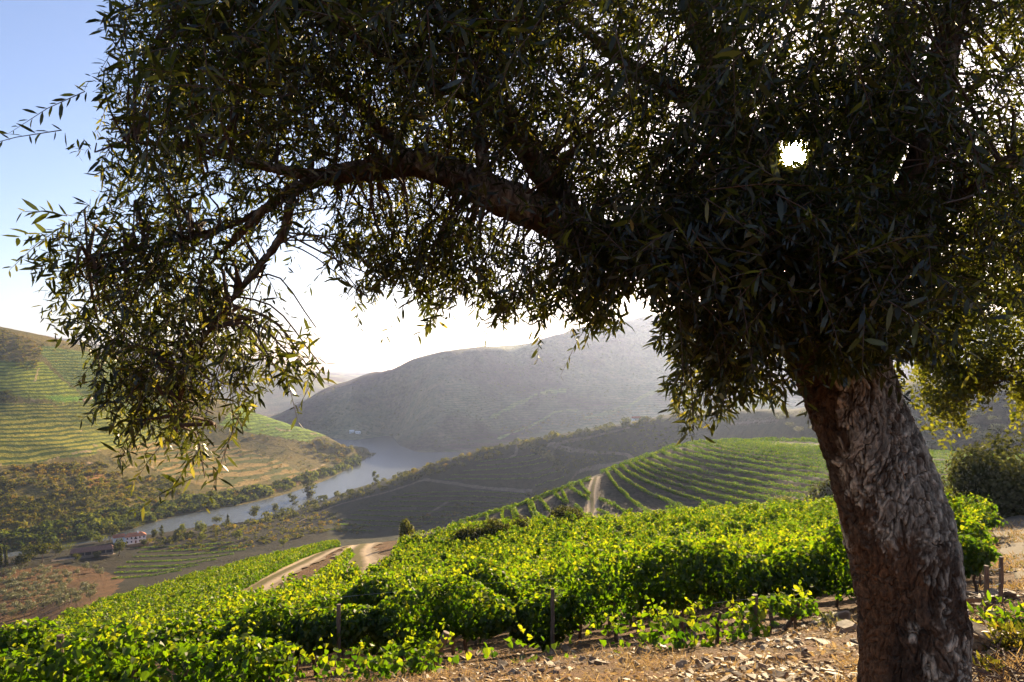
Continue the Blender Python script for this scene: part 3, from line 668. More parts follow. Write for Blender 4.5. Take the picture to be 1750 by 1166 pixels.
Cln = np.array([(470, 1062), (518, 1022), (562, 985), (600, 952)], float); Eln = np.array([(540, 1045), (566, 1012), (582, 988), (590, 960)], float)
for i in range(5):
    f = (i + .3) / 5; P = pix_row(Cln * (1 - f) + Eln * f, 36, 108)
    if len(P) < 6: continue
    acc = Acc(); hedge(acc, P, .1, .95, .7, .22, 80, 150 + i, shoots=1.5, gaps=.7)
    tag(acc.build('vine_row', M['vine'], loc=P[0]), '%s vine row %s' % (['nearest', 'second', 'middle', 'second', 'nearest'][i], ['to the left track in the wedge between tracks', 'from the left track in the wedge between tracks', 'of the wedge between the two dirt tracks', 'from the right track in the wedge between tracks', 'to the right track in the wedge between tracks'][i]), 'vine row', 'vine rows between the tracks')

# terraced spur: rows leave the crest and wind round it
skyl = np.array([(1036, 814), (1071, 803), (1100, 793), (1150, 777), (1200, 762), (1250, 752), (1290, 747)], float)
ends = np.array([(1120, 884), (1230, 886), (1340, 884), (1450, 880), (1560, 872), (1660, 858), (1770, 845), (1770, 826), (1770, 807), (1770, 790), (1770, 780)], float)
jc = slice(int(np.searchsorted(dg, 140)), int(np.searchsorted(dg, 225)))
cresty = lambda u: np.interp(u, ugrid, Yp[jc].min(0))
NS = 17
for i in range(NS):
    f = i / (NS - 1); k = f * (len(skyl) - 1); S = np.array([np.interp(k, range(len(skyl)), skyl[:, c]) for c in (0, 1)]); S[1] = cresty(S[0]) + 1.0
    k = (f ** .85) * (len(ends) - 1); E = np.array([np.interp(k, range(len(ends)), ends[:, c]) for c in (0, 1)])
    Cc = S + np.array([14 + 22 * f, 30 - 24 * f]) + (E - S) * np.array([.10, .16 + .12 * f])
    t = np.linspace(0, 1, 80)[:, None]; B = (1 - t) ** 2 * S + 2 * t * (1 - t) * Cc + t ** 2 * E; B[:, 1] += 1.5
    P, ok = ground_at(B[:, 0], B[:, 1], 112, 215); P = P[ok]
    P = longest(P, 9)
    acc = Acc(); hedge(acc, P, .1, 1.05, .52, .2, 90, 200 + i, shoots=.5, gaps=.42)
    tag(acc.build('vine_row', M['vine'], loc=P[0]), '%s vine row %s of the terraced spur' % (ORD[i] if i < 10 else ORD[NS - 1 - i], 'up from the foot' if i < 10 else 'down from the crest'), 'vine row', 'vine rows winding round the spur')
uu_ = np.linspace(1026, 1500, 190); P, ok = ground_at(uu_, cresty(uu_) + .8, 130, 225); P = resample(longest(P[ok], 12), .8)[0]; P[:, 2] = hgt(P[:, 0], P[:, 1])
acc = Acc(); hedge(acc, P, .1, 1.2, .8, .25, 70, 232, gaps=.3); tag(acc.build('vine_row', M['vine'], loc=P[0]), 'vine row along the skyline of the spur, running right from the pale track', 'vine row')
short = [[(974, 833), (990, 842), (1006, 853)], [(948, 843), (956, 850), (966, 858)], [(923, 853), (930, 861), (939, 872)], [(901, 855), (906, 870), (915, 888)], [(871, 867), (876, 876), (880, 890)], [(859, 870), (858, 878), (858, 892)],
         [(829, 869), (831, 878), (834, 894)], [(879, 868), (882, 876), (887, 888)], [(908, 857), (914, 872), (922, 888)], [(960, 837), (964, 846), (970, 858)], [(990, 822), (998, 834), (1008, 846)], [(1024, 850), (1050, 862), (1085, 880)], [(1020, 869), (1036, 876), (1052, 886)], [(982, 862), (992, 870), (1004, 884)]]
for i, pl in enumerate(short):
    P, ok = ground_at(*np.array([np.array(pl)[:, 0], np.array(pl)[:, 1] + 4]), 112, 200); P = resample(P[ok], .8)[0]
    if len(P) < 3: continue
    P[:, 2] = hgt(P[:, 0], P[:, 1]); acc = Acc(); hedge(acc, P, .1, .9, .5, .28, 46, 240 + i, gaps=.4)
    tag(acc.build('vine_row', M['vine'], loc=P[0]), 'short vine row running downhill on the spur beside the pale track', 'vine row', 'short vine rows on the spur')
P = pix_row([(785, 897), (820, 885), (860, 873), (898, 862), (923, 853), (952, 841), (993, 826), (1010, 821)], 112, 200); P = resample(P, .8)[0]; P[:, 2] = hgt(P[:, 0], P[:, 1])
acc = Acc(); hedge(acc, P, .1, 1.0, .9, .3, 60, 260, gaps=.3); tag(acc.build('vine_row', M['vine'], loc=P[0]), 'vine row along the skyline of the spur left of the pale track', 'vine row')

# shaded terraces across the gully
dark = [[(820, 790), (888, 782), (915, 778)], [(815, 797), (882, 793), (925, 784)], [(790, 806), (880, 800), (935, 790)], [(770, 813), (902, 811), (948, 799)], [(760, 820), (906, 819), (955, 806)], [(915, 832), (940, 824), (964, 817)],
        [(690, 845), (800, 841), (900, 846)], [(670, 851), (790, 849), (890, 854)], [(650, 858), (780, 858), (870, 862)], [(630, 866), (760, 867), (860, 870)], [(612, 873), (740, 876), (840, 878)], [(600, 881), (720, 885), (800, 886)], [(585, 889), (700, 893), (760, 893)], [(575, 897), (680, 901), (720, 902)], [(565, 906), (640, 909)],
        [(230, 938), (300, 935), (400, 928)], [(235, 945), (320, 941), (430, 932)], [(225, 953), (310, 950), (420, 940)], [(215, 962), (310, 959), (400, 948)], [(200, 971), (300, 968), (370, 957)], [(195, 980), (270, 977), (340, 967)], [(190, 990), (250, 986), (310, 976)]]
for i, pl in enumerate(dark):
    P = resample(pix_row(pl, 262, 1000, 40), 3)[0]
    if len(P) < 3: continue
    P[:, 2] = hgt(P[:, 0], P[:, 1]); acc = Acc(); hedge(acc, P, .1, 1.2, 1.0, .7, 13, 300 + i, fn=diamond, gaps=.2)
    lab, gr = ('faint vine row on the upper shaded terraces across the gully', 'upper shaded vine rows') if i < 6 else ('faint vine row on the lower shaded terraces across the gully', 'lower shaded vine rows') if i < 15 else ('dark vine row on curved terraces below the white house', 'vine rows below the house')
    tag(acc.build('vine_row', M['vine'], loc=P[0]), lab, 'vine row', gr)

# ------------------------------------------------------------------ bushes and trees built of leaf clumps
def clump(acc, C, R, n, leaf, r=rng, lobes=7, base=.5, sp=.25, fn=diamond):
    """a crown: lobes strewn in an ellipsoid, leaf faces near the skin of each lobe"""
    C = np.asarray(C, float); R = np.asarray(R, float); lc = rvec(lobes) * (r.random((lobes, 1)) ** .5) * .62; lr = r.uniform(.35, .6, lobes)
    k = r.integers(0, lobes, n); d = rvec(n); rad = lr[k] * r.random(n) ** .3
    q = lc[k] + d * rad[:, None]; P = C + q * R; N = unit(d / R * R.mean() + .7 * rvec(n)); A = unit(np.cross(N, rvec(n)))
    L = leaf * r.uniform(.6, 1.3, n); leaves(acc, fn, P, A, N, L, L * r.uniform(.55, .9, n), np.clip(r.normal(base, sp, n) + .15 * (r.random(lobes)[k] - .5), 0, 1))
def make_tree(name, mat, h, w, leaf, n, trunk=.35, lobes=9, shape='round', base=.5):
    root = empty(name); acc = Acc(); th = h * trunk
    if shape == 'cone':
        for q in np.linspace(0, 1, 8): clump(acc, (rng.normal(0, .02 * w), rng.normal(0, .02 * w), th + (h - th) * (.08 + .84 * q)), (w * .5 * (1 - q) ** .6 * .9 + .1 * w,) * 2 + (h * .13,), n // 8, leaf, base=base)
    elif shape == 'tall':
        for q in np.linspace(0, 1, 7): clump(acc, (rng.normal(0, .16 * w), rng.normal(0, .16 * w), th + (h - th) * (.1 + .85 * q)), (w * rng.uniform(.34, .58),) * 2 + (h * rng.uniform(.11, .16),), n // 7, leaf, lobes=4, base=base)
    else: clump(acc, (0, 0, (h + th) / 2), (w / 2, w / 2, (h - th) / 2 * 1.05), n, leaf, lobes=lobes, base=base)
    acc.build('crown', mat, root)
    v, f = tube([(0, 0, -.4), (.03 * w, 0, th * .6), (-.02 * w, .02 * w, th * 1.15), (0, .02 * w, h * .75)], h * np.array([.035, .026, .02, .008]), 7); build('trunk', v, f, M['vinewood'], root)
    return root
def set_at(o, p, s=1.0, label=None, cat=None, group=None):
    o.location = p; o.rotation_euler = (0, 0, rng.uniform(0, 6.28)); o.scale = (s * rng.uniform(.9, 1.1), s * rng.uniform(.9, 1.1), s); return tag(o, label, cat, group)
def pxw(d): return d / F
M['shrub'] = M['scrub']
def lone(name, mat, u, yb, dmin, dmax, hpx, wpx, label, cat, n=700, trunk=.15, shape='round', lobes=9, base=.45, group=None, lf=.07):
    p = G(u, yb, dmin, dmax); d = p[1]; h = hpx * d / F; w = wpx * d / F
    if trunk == 0: p = p - [0, 0, .3 * h]; h *= 1.3
    return set_at(make_tree(name, mat, h, w, max(lf * h, .05), n, trunk, lobes, shape, base), p, 1, label, cat, group)
lone('shrub', M['bush'], 966, 917, 45, 80, 66, 92, 'large round olive shrub standing at the far edge of the near vineyard', 'shrub', 7000, .0, lobes=14, base=.45, lf=.05)
lone('shrub', M['bush'], 808, 950, 40, 66, 66, 76, 'grey green bush among the vines, left one of the trio right of the track', 'shrub', 4500, .0, base=.45, lf=.055)
lone('shrub', M['bush'], 852, 940, 45, 68, 58, 62, 'grey green bush among the vines, middle one of the trio right of the track', 'shrub', 4000, .0, base=.45, lf=.055)
lone('shrub', M['bush'], 886, 930, 48, 72, 54, 60, 'grey green bush among the vines, right one of the trio near the round shrub', 'shrub', 4000, .0, base=.45, lf=.055)
lone('small_tree', M['oak'], 694, 930, 70, 110, 46, 30, 'small leafy tree alone on the vineyard edge below the shaded terraces', 'tree', 1600, .1, lobes=6)
lone('shrub', M['bush'], 1416, 878, 70, 126, 82, 92, 'dark round bush just left of the olive trunk at the vineyard edge', 'shrub', 4500, .0, base=.4, lf=.055)
lone('shrub', M['oak'], 1341, 886, 70, 126, 44, 46, 'small yellowish bush beside the dark round bush near the trunk', 'shrub', 900, .05, base=.4)
lone('bushy_tree', M['bush'], 1700, 884, 24, 60, 138, 150, 'dense bushy tree beside the gravel path right of the trunk', 'tree', 12000, .0, lobes=24, base=.45, lf=.04)
lone('bush', M['scrub'], 908, 748+14, 262, 900, 15, 20, 'dark bush at the top of the terrace lane on the ridge', 'bush', 300)
# trees along the near bank, seen against the river
rt = [('dark_tree', 132, 960, 14, 16, 'small dark bush before the middle of the farm shed', 'round', .05), ('big_tree', 52, 958, 30, 34, 'tall spreading tree behind the others between cypresses and farm shed', 'round', .15), ('big_tree', 95, 950, 26, 30, 'broad tree just left of the farm shed end', 'round', .1), ('round_tree', 435, 889, 26, 27, 'neat round dark tree against the river above the shaded slope', 'round', .05), ('round_tree', 471, 878, 19, 18, 'second round dark tree, smaller, right of the neat round one by the river', 'round', .15), ('slender_tree', 499, 869, 24, 17, 'airy slender tree on the ridge left of the tallest riverside tree', 'tall', .2),
      ('tall_tree', 526, 857, 44, 28, 'tallest open crowned tree on the ridge against the river', 'tall', .2), ('slender_tree', 641, 830, 24, 9, 'thin solitary tree sticking up from the ridge against the bright river', 'tall', .25), ('dark_tree', 371, 897, 18, 24, 'broad dark tree on the bank beside a narrow cypress shaped one', 'round', .1),
      ('narrow_tree', 389, 896, 17, 10, 'narrow pointed dark tree on the bank beside the broad dark one', 'cone', .05), ('leafy_tree', 343, 911, 24, 24, 'bright yellow green tree on the bank right of the house', 'round', .1), ('leafy_tree', 408, 925, 22, 24, 'bright green tree on the shaded slope below the riverside trees', 'round', .1),
      ('leafy_tree', 485, 936, 18, 20, 'small green tree at the edge of the left vineyard field', 'round', .1), ('leafy_tree', 312, 913, 18, 20, 'yellow green tree left of the brightest one right of the house', 'round', .1), ('dark_tree', 303, 930, 28, 20, 'dark upright tree standing before the riverside trees right of the house', 'round', .1), ('leafy_tree', 346, 927, 18, 20, 'green tree in front of the brightest tree right of the house', 'round', .1),
      ('dark_tree', 264, 922, 20, 14, 'dark tree close to the right end of the white house', 'round', .1), ('dark_tree', 276, 918, 20, 14, 'pointed dark tree a little right of the white house', 'cone', .1),
      ('cypress', 1, 967, 34, 8, 'dark cypress at the left edge of the photo', 'cone', .03), ('cypress', 10, 968, 28, 7, 'shorter dark cypress right of the edge one', 'cone', .03), ('dark_tree', 35, 974, 32, 34, 'dark spreading tree right of the cypresses', 'round', .1), ('big_tree', 72, 966, 40, 40, 'large dome crowned tree left of the farm shed', 'round', .15),
      ('leafy_tree', 118, 941, 14, 34, 'light green tree behind the farm shed', 'round', .1), ('big_tree', 188, 925, 34, 34, 'big spreading tree behind the small wing of the white house', 'round', .15), ('big_tree', 228, 909, 22, 44, 'wide tree rising behind the roof of the white house', 'round', .15), ('dark_tree', 203, 950, 28, 26, 'dark leafy tree in front of the house wing', 'round', .1), ('dark_tree', 166, 955, 16, 14, 'dark bush in front of the farm shed', 'round', .05), ('dark_tree', 246, 936, 16, 14, 'dark bush by the front corner of the white house', 'round', .05), ('leafy_tree', 170, 932, 20, 26, 'green tree between the farm shed and the house', 'round', .1)]
for nm, u, yb, h, w, lab, sh, tr in rt:
    light = 'bright' in lab or 'green' in lab
    lone(nm, M['woods'] if light else M['scrub'], u, yb, 320, 700 if u < 430 else 800, h, w, lab, 'tree', 420, tr, sh, lobes=8, base=.5 if light else .1, lf=.11)
# olive orchard on the terraces at lower left
org = make_tree('orchard_tree', M['grove'], 5.2, 5.4, .5, 320, .14, 8)
og = [(20,730),(120,765),(200,720),(300,800),(330,930),(250,900),(140,1000),(230,980),(60,870),(390,1040),(420,960),(450,870),(540,960),(560,1030),(620,940),(700,1020),(640,760),(830,900),(900,1000),(680,800),(-30,850),(-40,950),(180,1130),(320,1130),(430,1100),(590,1090),(150,880),(480,740),(40,770),(90,800),(140,740),(75,730),(240,780),(215,840),(110,860),(90,920),(160,910),(30,975),(100,975),(180,950),(70,1030),(190,1020),(280,1010),(310,940),(350,870),(410,820),(360,760),(410,710),(400,920),(340,990),(460,1030),(490,980),(510,910),(600,810),(610,900),(590,860),(570,985),(660,970),(720,950),(690,850),(650,1060),(780,1000),(860,960),(920,940),(950,710),(1000,760),(770,750),(150,1095),(280,1075),(20,1110),(510,1060),(760,1050),(530,820),(860,700),(440,780),(20,850),(-60,800),(-80,900),(-60,1000),(560,760),(40,1170),(120,1180),(240,1160)]
for i, (a, b) in enumerate(og):
    o = org if i == 0 else copy_tree(org)
    set_at(o, G(a / 5.83, 850 + (b + 30) / 5.83, 262, 480), rng.uniform(.9, 1.3), 'rounded grey green olive tree on the brown orchard terraces at lower left', 'tree', 'olive trees of the orchard terraces')
# bushes on the shaded hillside right of the trunk
bsh = make_tree('hillside_bush', M['grove'], 4.2, 7.5, .6, 340, .03, 9)
hb = [(1726,700),(1670,714),(1698,720),(1577,728),(1550,684),(1585,660),(1710,738),(1658,737),(1570,747),(1614,753),(1670,757),(1722,758),(1748,760),(1538,672),(1566,726),(1602,735),(1640,745),(1600,690),(1630,705),(1560,700),(1545,718),(1690,690),(1740,722),(1620,668),(1650,678),(1700,668),(1730,676),(1570,668),(1610,716),(1640,722),(1590,705),(1550,756),(1595,765),(1690,748),(1400,722),(1375,712),(1350,730),(1392,736),(1420,728),(1425,742),(1365,742),(1340,718),(1410,708)]
for i, (a, b) in enumerate(hb):
    o = bsh if i == 0 else copy_tree(bsh); p = G(a, b, 200, 640)
    set_at(o, p, rng.uniform(.8, 1.35) * (.55 + p[1] / 700), 'round bush dotted over the shaded hillside behind the olive trunk', 'bush', 'bushes on the shaded hillside')

# scrub and woodland that reads as one mass
def scatter(name, mat, poly, dmin, dmax, n, rpx, leafn, lab=None, base=.5, sp=.25, hz=.85, rm=None):
    b = np.array(poly, float); lo = b.min(0); hi = b.max(0); u = rng.uniform(lo[0], hi[0], n * 4); y = rng.uniform(lo[1], hi[1], n * 4)
    k = inpoly(u, y, poly); u, y = u[k][:n], y[k][:n]; P, ok = ground_at(u, y, dmin, dmax); P = P[ok]; m = len(P)
    den = vnoise(P[:, 0] / 22, P[:, 1] / 22, 55) + vnoise(P[:, 0] / 60, P[:, 1] / 60, 56) + (1 if 'wood' in name else 0); P = P[den > -.28 + .3 * (rng.random(m) - .5)]; m = len(P)
    R = rng.uniform(rpx[0], rpx[1], m) * (P[:, 1] / F) * np.where(rng.random(m) < .12, 1.5, 1)
    k = np.repeat(np.arange(m), leafn); nn = len(k); d = rvec(nn); d[:, 2] = np.abs(d[:, 2]) * 1.1 - .15; d = unit(d); rad = rng.random(nn) ** .25
    lump = 1 + .35 * vnoise(d[:, 0] * 2 + k * 7.3, d[:, 1] * 2 + d[:, 2] * 2, 8)
    Q = P[k] + d * (R[k] * rad * lump)[:, None] * [1, 1, hz] + np.array([0, 0, .25]) * R[k][:, None]
    N = unit(d + .6 * rvec(nn)); A = unit(np.cross(N, rvec(nn))); L = R[k] * rng.uniform(.4, .85, nn)
    tone = np.clip(rng.normal(base, sp, m) + .5 * vnoise(P[:, 0] / 45, P[:, 1] / 45, 12), 0, 1)
    acc = Acc(); leaves(acc, diamond, Q, A, N, L, L * .75, np.clip(tone[k] + rng.normal(0, .1, nn), 0, 1)); o = acc.build(name, mat); return tag(o, kind='stuff')
scatter('hillside_scrub', M['scrub'], [(-60, 800), (60, 796), (170, 792), (240, 812), (300, 818), (380, 842), (450, 838), (520, 818), (560, 795), (520, 760), (560, 752), (642, 776), (600, 798), (480, 838), (300, 880), (150, 922), (-60, 950)], 500, 1300, 2600, (2.2, 5.2), 26, base=.55)
scatter('hillside_scrub', M['scrub'], [(-60, 555), (0, 560), (75, 590), (62, 640), (0, 615), (-60, 610)], 700, 1300, 420, (1.5, 3.2), 18, base=.4)
scatter('hillside_scrub', M['scrub'], [(60, 580), (170, 600), (300, 655), (470, 722), (545, 745), (440, 760), (320, 735), (250, 745), (170, 742), (90, 690), (150, 690)], 700, 1300, 330, (1.0, 2.4), 16, base=.4)
scatter('hillside_scrub', M['scrub'], [(220, 768), (310, 748), (440, 742), (560, 752), (525, 815), (440, 832), (370, 838), (280, 812), (170, 792), (172, 775)], 700, 1300, 420, (.9, 2.6), 16, base=.45)
scatter('hillside_scrub', M['scrub'], [(0, 668), (22, 670), (30, 688), (0, 690)], 700, 1300, 40, (2, 4), 20, base=.2)
scatter('riverside_woodland', M['woods'], [(-60, 925), (60, 905), (160, 880), (300, 858), (420, 838), (500, 822), (600, 786), (640, 776), (604, 800), (480, 842), (412, 862), (309, 879), (254, 893), (150, 922), (60, 934), (-60, 955)], 500, 1300, 900, (4.2, 8.5), 44, base=.3)
scatter('ridge_scrub', M['scrub'], [(250, 925), (340, 905), (450, 882), (560, 852), (640, 828), (740, 792), (800, 772), (885, 750), (1000, 733), (1100, 716), (1180, 704), (1180, 712), (1100, 726), (1000, 744), (925, 757), (870, 776), (760, 806), (660, 838), (560, 866), (480, 892), (380, 908), (270, 932)], 400, 1000, 1500, (2.8, 6.6), 32, base=.3)
scatter('ridge_scrub', M['scrub'], [(890, 755), (925, 760), (960, 795), (972, 808), (958, 812), (930, 785), (905, 770)], 400, 900, 130, (2.6, 5), 30, base=.3)
scatter('ridge_scrub', M['scrub'], [(925, 762), (1080, 722), (1180, 712), (1190, 748), (1080, 778), (985, 808), (960, 790)], 300, 950, 480, (1.2, 3.6), 22, base=.15, sp=.15)
scatter('gully_scrub', M['scrub'], [(740, 880), (820, 852), (915, 840), (960, 835), (900, 858), (800, 885), (740, 900), (600, 915), (560, 905), (680, 880)], 300, 800, 260, (1.2, 3.6), 22, base=.5)
scatter('gully_scrub', M['scrub'], [(255, 935), (380, 905), (520, 872), (590, 880), (575, 905), (420, 940), (330, 945)], 300, 800, 420, (1.6, 4), 22, base=.5)
scatter('far_scrub', M['scrub'], [(470, 700), (520, 678), (650, 626), (770, 606), (850, 584), (1000, 567), (1130, 528), (1400, 518), (1400, 690), (1150, 700), (890, 742), (740, 775), (650, 745), (570, 742), (480, 716)], 1180, 2300, 2600, (1.0, 2.3), 12, base=.4, sp=.15)
scatter('far_scrub', M['scrub'], [(820, 590), (850, 583), (1000, 566), (1130, 528), (1130, 533), (1000, 571), (850, 588)], 1180, 2300, 160, (1.0, 2.4), 14, base=.3, sp=.15)
scatter('far_scrub', M['scrub'], [(850, 735), (1000, 705), (1140, 690), (1140, 699), (1010, 725), (890, 745)], 1000, 2300, 260, (1.4, 3), 16, base=.7)

# ------------------------------------------------------------------ buildings
def prism(pts): return np.array(pts, float)
def boxv(x0, x1, y0, y1, z0, z1): return box_mesh(x0, x1, y0, y1, z0, z1)
def bx(name, mat, parent, *b):
    v, f = boxv(*b); return build(name, v, [f], mat, parent)
def hip(name, mat, parent, x0, x1, y0, y1, z, h, inset, o=.5):
    x0 -= o; x1 += o; y0 -= o; y1 += o; ym = (y0 + y1) / 2
    v = np.array([(x0, y0, z), (x1, y0, z), (x1, y1, z), (x0, y1, z), (x0 + inset, ym, z + h), (x1 - inset, ym, z + h), (x0, y0, z - .25), (x1, y0, z - .25), (x1, y1, z - .25), (x0, y1, z - .25)])
    q = [(0, 1, 5, 4), (2, 3, 4, 5), (6, 7, 1, 0), (7, 8, 2, 1), (8, 9, 3, 2), (9, 6, 0, 3), (9, 8, 7, 6)]; t = [(1, 2, 5), (3, 0, 4)]
    return build(name, v, [np.array(q), np.array(t)], mat, parent)
def win(parent, x, z, w, h, y, n='window'):
    fr = bx(n, M['white'], parent, x - w/2 - .14, x + w/2 + .14, y - .07, y + .1, z - .14, z + h + .14); bx('pane', M['dark'], fr, x - w/2, x + w/2, y - .10, y - .02, z, z + h)
p = G(214, 931, 480, 600); th = math.radians(36)
hs = tag(empty('manor_house', p + [0, 0, 0], th), 'white two storey manor house with a red tiled roof beside the river', 'house')
bx('wall', M['white'], hs, 0, 17, 0, 9, -4, 6.6); rf = hip('roof', M['tile'], hs, 0, 17, 0, 9, 6.6, 2.6, 4)
bx('chimney', M['white'], rf, 10.2, 11.4, 3, 4, 6.8, 10.2)
for x in (1.8, 5.1, 8.5, 11.9, 15.2): win(hs, x, 4.2, 1.2, 1.8, 0)
for x in (1.8, 5.1, 11.9, 15.2): win(hs, x, 1.0, 1.2, 1.6, 0)
dr = bx('door', M['wood'], hs, 7.8, 9.2, -.06, .1, 0, 2.5); bc = bx('balcony', M['dark'], hs, 7.3, 9.7, -.7, -.02, 3.9, 4.8)
p2 = G(194, 929, 480, 600); hs.scale = (.86, .86, .86); hw = tag(empty('house_wing', p2, th), 'low white wing with a bright orange gable roof left of the manor house', 'house')
hw.scale = (.86, .86, .86); bx('wall', M['white'], hw, 0, 9, 0, 7, -3, 4.6)
v = np.array([(-.4, -.4, 4.6), (9.3, -.4, 4.6), (9.3, 7.4, 4.6), (-.4, 7.4, 4.6), (-.4, 3.5, 7.2), (9.3, 3.5, 7.2)]); build('roof', v, [np.array([(0, 1, 5, 4), (2, 3, 4, 5), (3, 2, 1, 0)]), np.array([(0, 4, 3), (1, 2, 5)])], M['tile'], hw)
win(hw, 2.5, 1.5, 1.1, 1.5, 0); win(hw, 6.2, 1.5, 1.1, 1.5, 0)
p3 = G(217, 935, 470, 590); tw = tag(empty('terrace_wall', p3, th), 'orange lit terrace wall below the front of the manor house', 'wall'); v, f = boxv(0, 15, 0, .6, -2.5, 1.6)
M['ochre'] = plain_mat('ochre_render', [(.3, (.42, .20, .08)), (.7, (.55, .29, .13))], .5, bump=0); build('wall', v, [f], M['ochre'], tw); v, f = boxv(-.1, 15.1, -.1, .7, 1.6, 1.85); build('coping', v, [f], M['stonewall'], tw)
p4 = G(112, 955, 440, 560); p4 = G(120, 953, 440, 560); sh = tag(empty('farm_shed', p4, math.radians(30)), 'long low farm shed with a rusty tiled roof and dark open bays', 'farm building')
sh.scale = (.85, .85, .85); bx('wall', M['stonewall'], sh, 0, 30, 1.2, 9, -2, 2.9); bx('bay_shade', M['dark'], sh, .6, 29.4, 1.05, 1.18, 0, 2.4)  # dark slab before the solid wall, painted shade of the bays
for x in np.arange(0, 31, 5.0): bx('pillar', M['stonewall'], sh, x - .4, x + .4, 0, .9, -1, 2.7)
bx('lintel', M['stonewall'], sh, -.5, 30.5, -.1, 1.0, 2.7, 3.1); hip('roof', M['oldtile'], sh, 0, 30, 0, 10, 3.15, 2.8, 2)
def cottage(name, u, y, dmin, w, d, h, lab, mat, rfm, yaw):
    q = G(u, y, dmin, 1700); c = tag(empty(name, q, yaw), lab, 'house'); bx('wall', mat, c, 0, w, 0, d, -2, h)
    v = np.array([(-.3, -.3, h), (w + .3, -.3, h), (w + .3, d + .3, h), (-.3, d + .3, h), (-.3, d / 2, h + 2), (w + .3, d / 2, h + 2)]); build('roof', v, [np.array([(0, 1, 5, 4), (2, 3, 4, 5), (3, 2, 1, 0)]), np.array([(0, 4, 3), (1, 2, 5)])], rfm, c)
    for x in np.arange(2, w - 1, 3.0): win(c, x, 1.3, 1.0, 1.3, 0)
    bx('door', M['wood'], c, w - 1.4, w - .4, -.05, .1, 0, 2.1)
cottage('cottage', 597, 741, 1320, 9, 7, 5, 'tiny white cottage on the far bank, the larger of two', M['white'], M['white'], .1)
cottage('cottage', 607, 741.5, 1320, 10, 6, 3, 'low white shed on the far bank beside the tiny cottage', M['white'], M['white'], .05)
cottage('field_hut', 1083, 728, 600, 7, 5, 3.2, 'small pale hut at the end of the ridge road', M['white'], M['tile'], .2)

# ------------------------------------------------------------------ stones, dry grass, wall of slate on the strip in front
def stone_mesh(r, flat):
    n = r.integers(5, 9); a = np.sort(r.uniform(0, 2 * math.pi, n)); R = r.uniform(.6, 1.1, n); e = r.uniform(.55, 1)
    x = R * np.cos(a); y = R * np.sin(a) * e; tl = r.normal(0, .12, 2); k = .86
    top = np.stack([x * k, y * k, flat + tl[0] * x + tl[1] * y], 1); mid = np.stack([x, y, flat * .6 + tl[0] * x + tl[1] * y], 1); bot = np.stack([x * .95, y * .95, -flat * .8 + 0 * x], 1)
    v = np.concatenate([top, mid, bot, [[0, 0, flat * 1.02], [0, 0, -flat]]]); i = np.arange(n); j = (i + 1) % n
    q = np.concatenate([np.stack([n + i, n + j, j, i], 1), np.stack([2*n + i, 2*n + j, n + j, n + i], 1)]); t = np.concatenate([np.stack([i, j, np.full(n, 3*n)], 1), np.stack([2*n + j, 2*n + i, np.full(n, 3*n + 1)], 1)])
    return v, [q, t]
def rot(v, rz, tx, ty):
    c, s = math.cos(rz), math.sin(rz); R = np.array([[c, -s, 0], [s, c, 0], [0, 0, 1]]); a, b = math.cos(tx), math.sin(tx); X = np.array([[1, 0, 0], [0, a, -b], [0, b, a]]); a, b = math.cos(ty), math.sin(ty); Yr = np.array([[a, 0, b], [0, 1, 0], [-b, 0, a]])
    return v @ (R @ X @ Yr).T
def slope_tilt(x, y):
    e = .15; return math.atan((hgt(x, y + e) - hgt(x, y - e)) / (2 * e)), -math.atan((hgt(x + e, y) - hgt(x - e, y)) / (2 * e))
acc = Acc(); rs = np.random.default_rng(3)
uu = rs.uniform(560, 1800, 22000); yy = rs.uniform(985, 1200, 22000)
P, ok = ground_at(uu, yy, 3.6, 13.2); P = P[ok]
den = vnoise(P[:, 0] / .9, P[:, 1] / .9, 4) + .6 * vnoise(P[:, 0] / .3, P[:, 1] / .3, 6) + .25 * (np.abs(P[:, 1] - 11.2 - .15 * P[:, 0]) < .9)
P = P[den > -.08][:6000]
for p in P:
    v, f = stone_mesh(rs, rs.uniform(.06, .22)); sz = .012 + .075 * rs.random() ** 3.5; tx, ty = slope_tilt(p[0], p[1])
    acc.add(rot(v * sz, rs.uniform(0, 6.28), tx + rs.normal(0, .15), ty + rs.normal(0, .15)) + p + [0, 0, sz * .05], f)
tag(acc.build('slate_rubble', M['slate'], attr=False), kind='stuff')
big = [(1328,1131,34),(1380,1122,24),(1420,1122,18),(1360,1140,16),(1330,1160,40),(1285,1162,30),(1404,1100,40),(1420,1065,70),(1446,1078,50),(1375,1135,22),(1010,1133,26),(1027,1136,26),(930,1108,36),(940,1118,22),(1060,1095,24),(1100,1118,40),(1130,1105,24),(765,1116,44),(772,1126,30),(750,1130,28),(780,1140,24),(1180,1090,30),(1170,1075,26),(1220,1085,34),(1240,1072,30),(1000,1108,30),(970,1112,26),(890,1128,26),(860,1140,30),(1450,1040,40),(1465,1030,30),(1685,1127,16),(1670,1118,26),(1736,1132,24),(1700,1060,20),(1745,1000,26),(1350,1110,26),(1300,1125,22),(1215,1062,22),(1460,1100,24),(1415,1136,20),(1090,1140,24),(1150,1140,20),(820,1120,26),(690,1120,24),(660,1135,22)]
adj = ['pale', 'brown', 'grey', 'buff', 'dark']; 
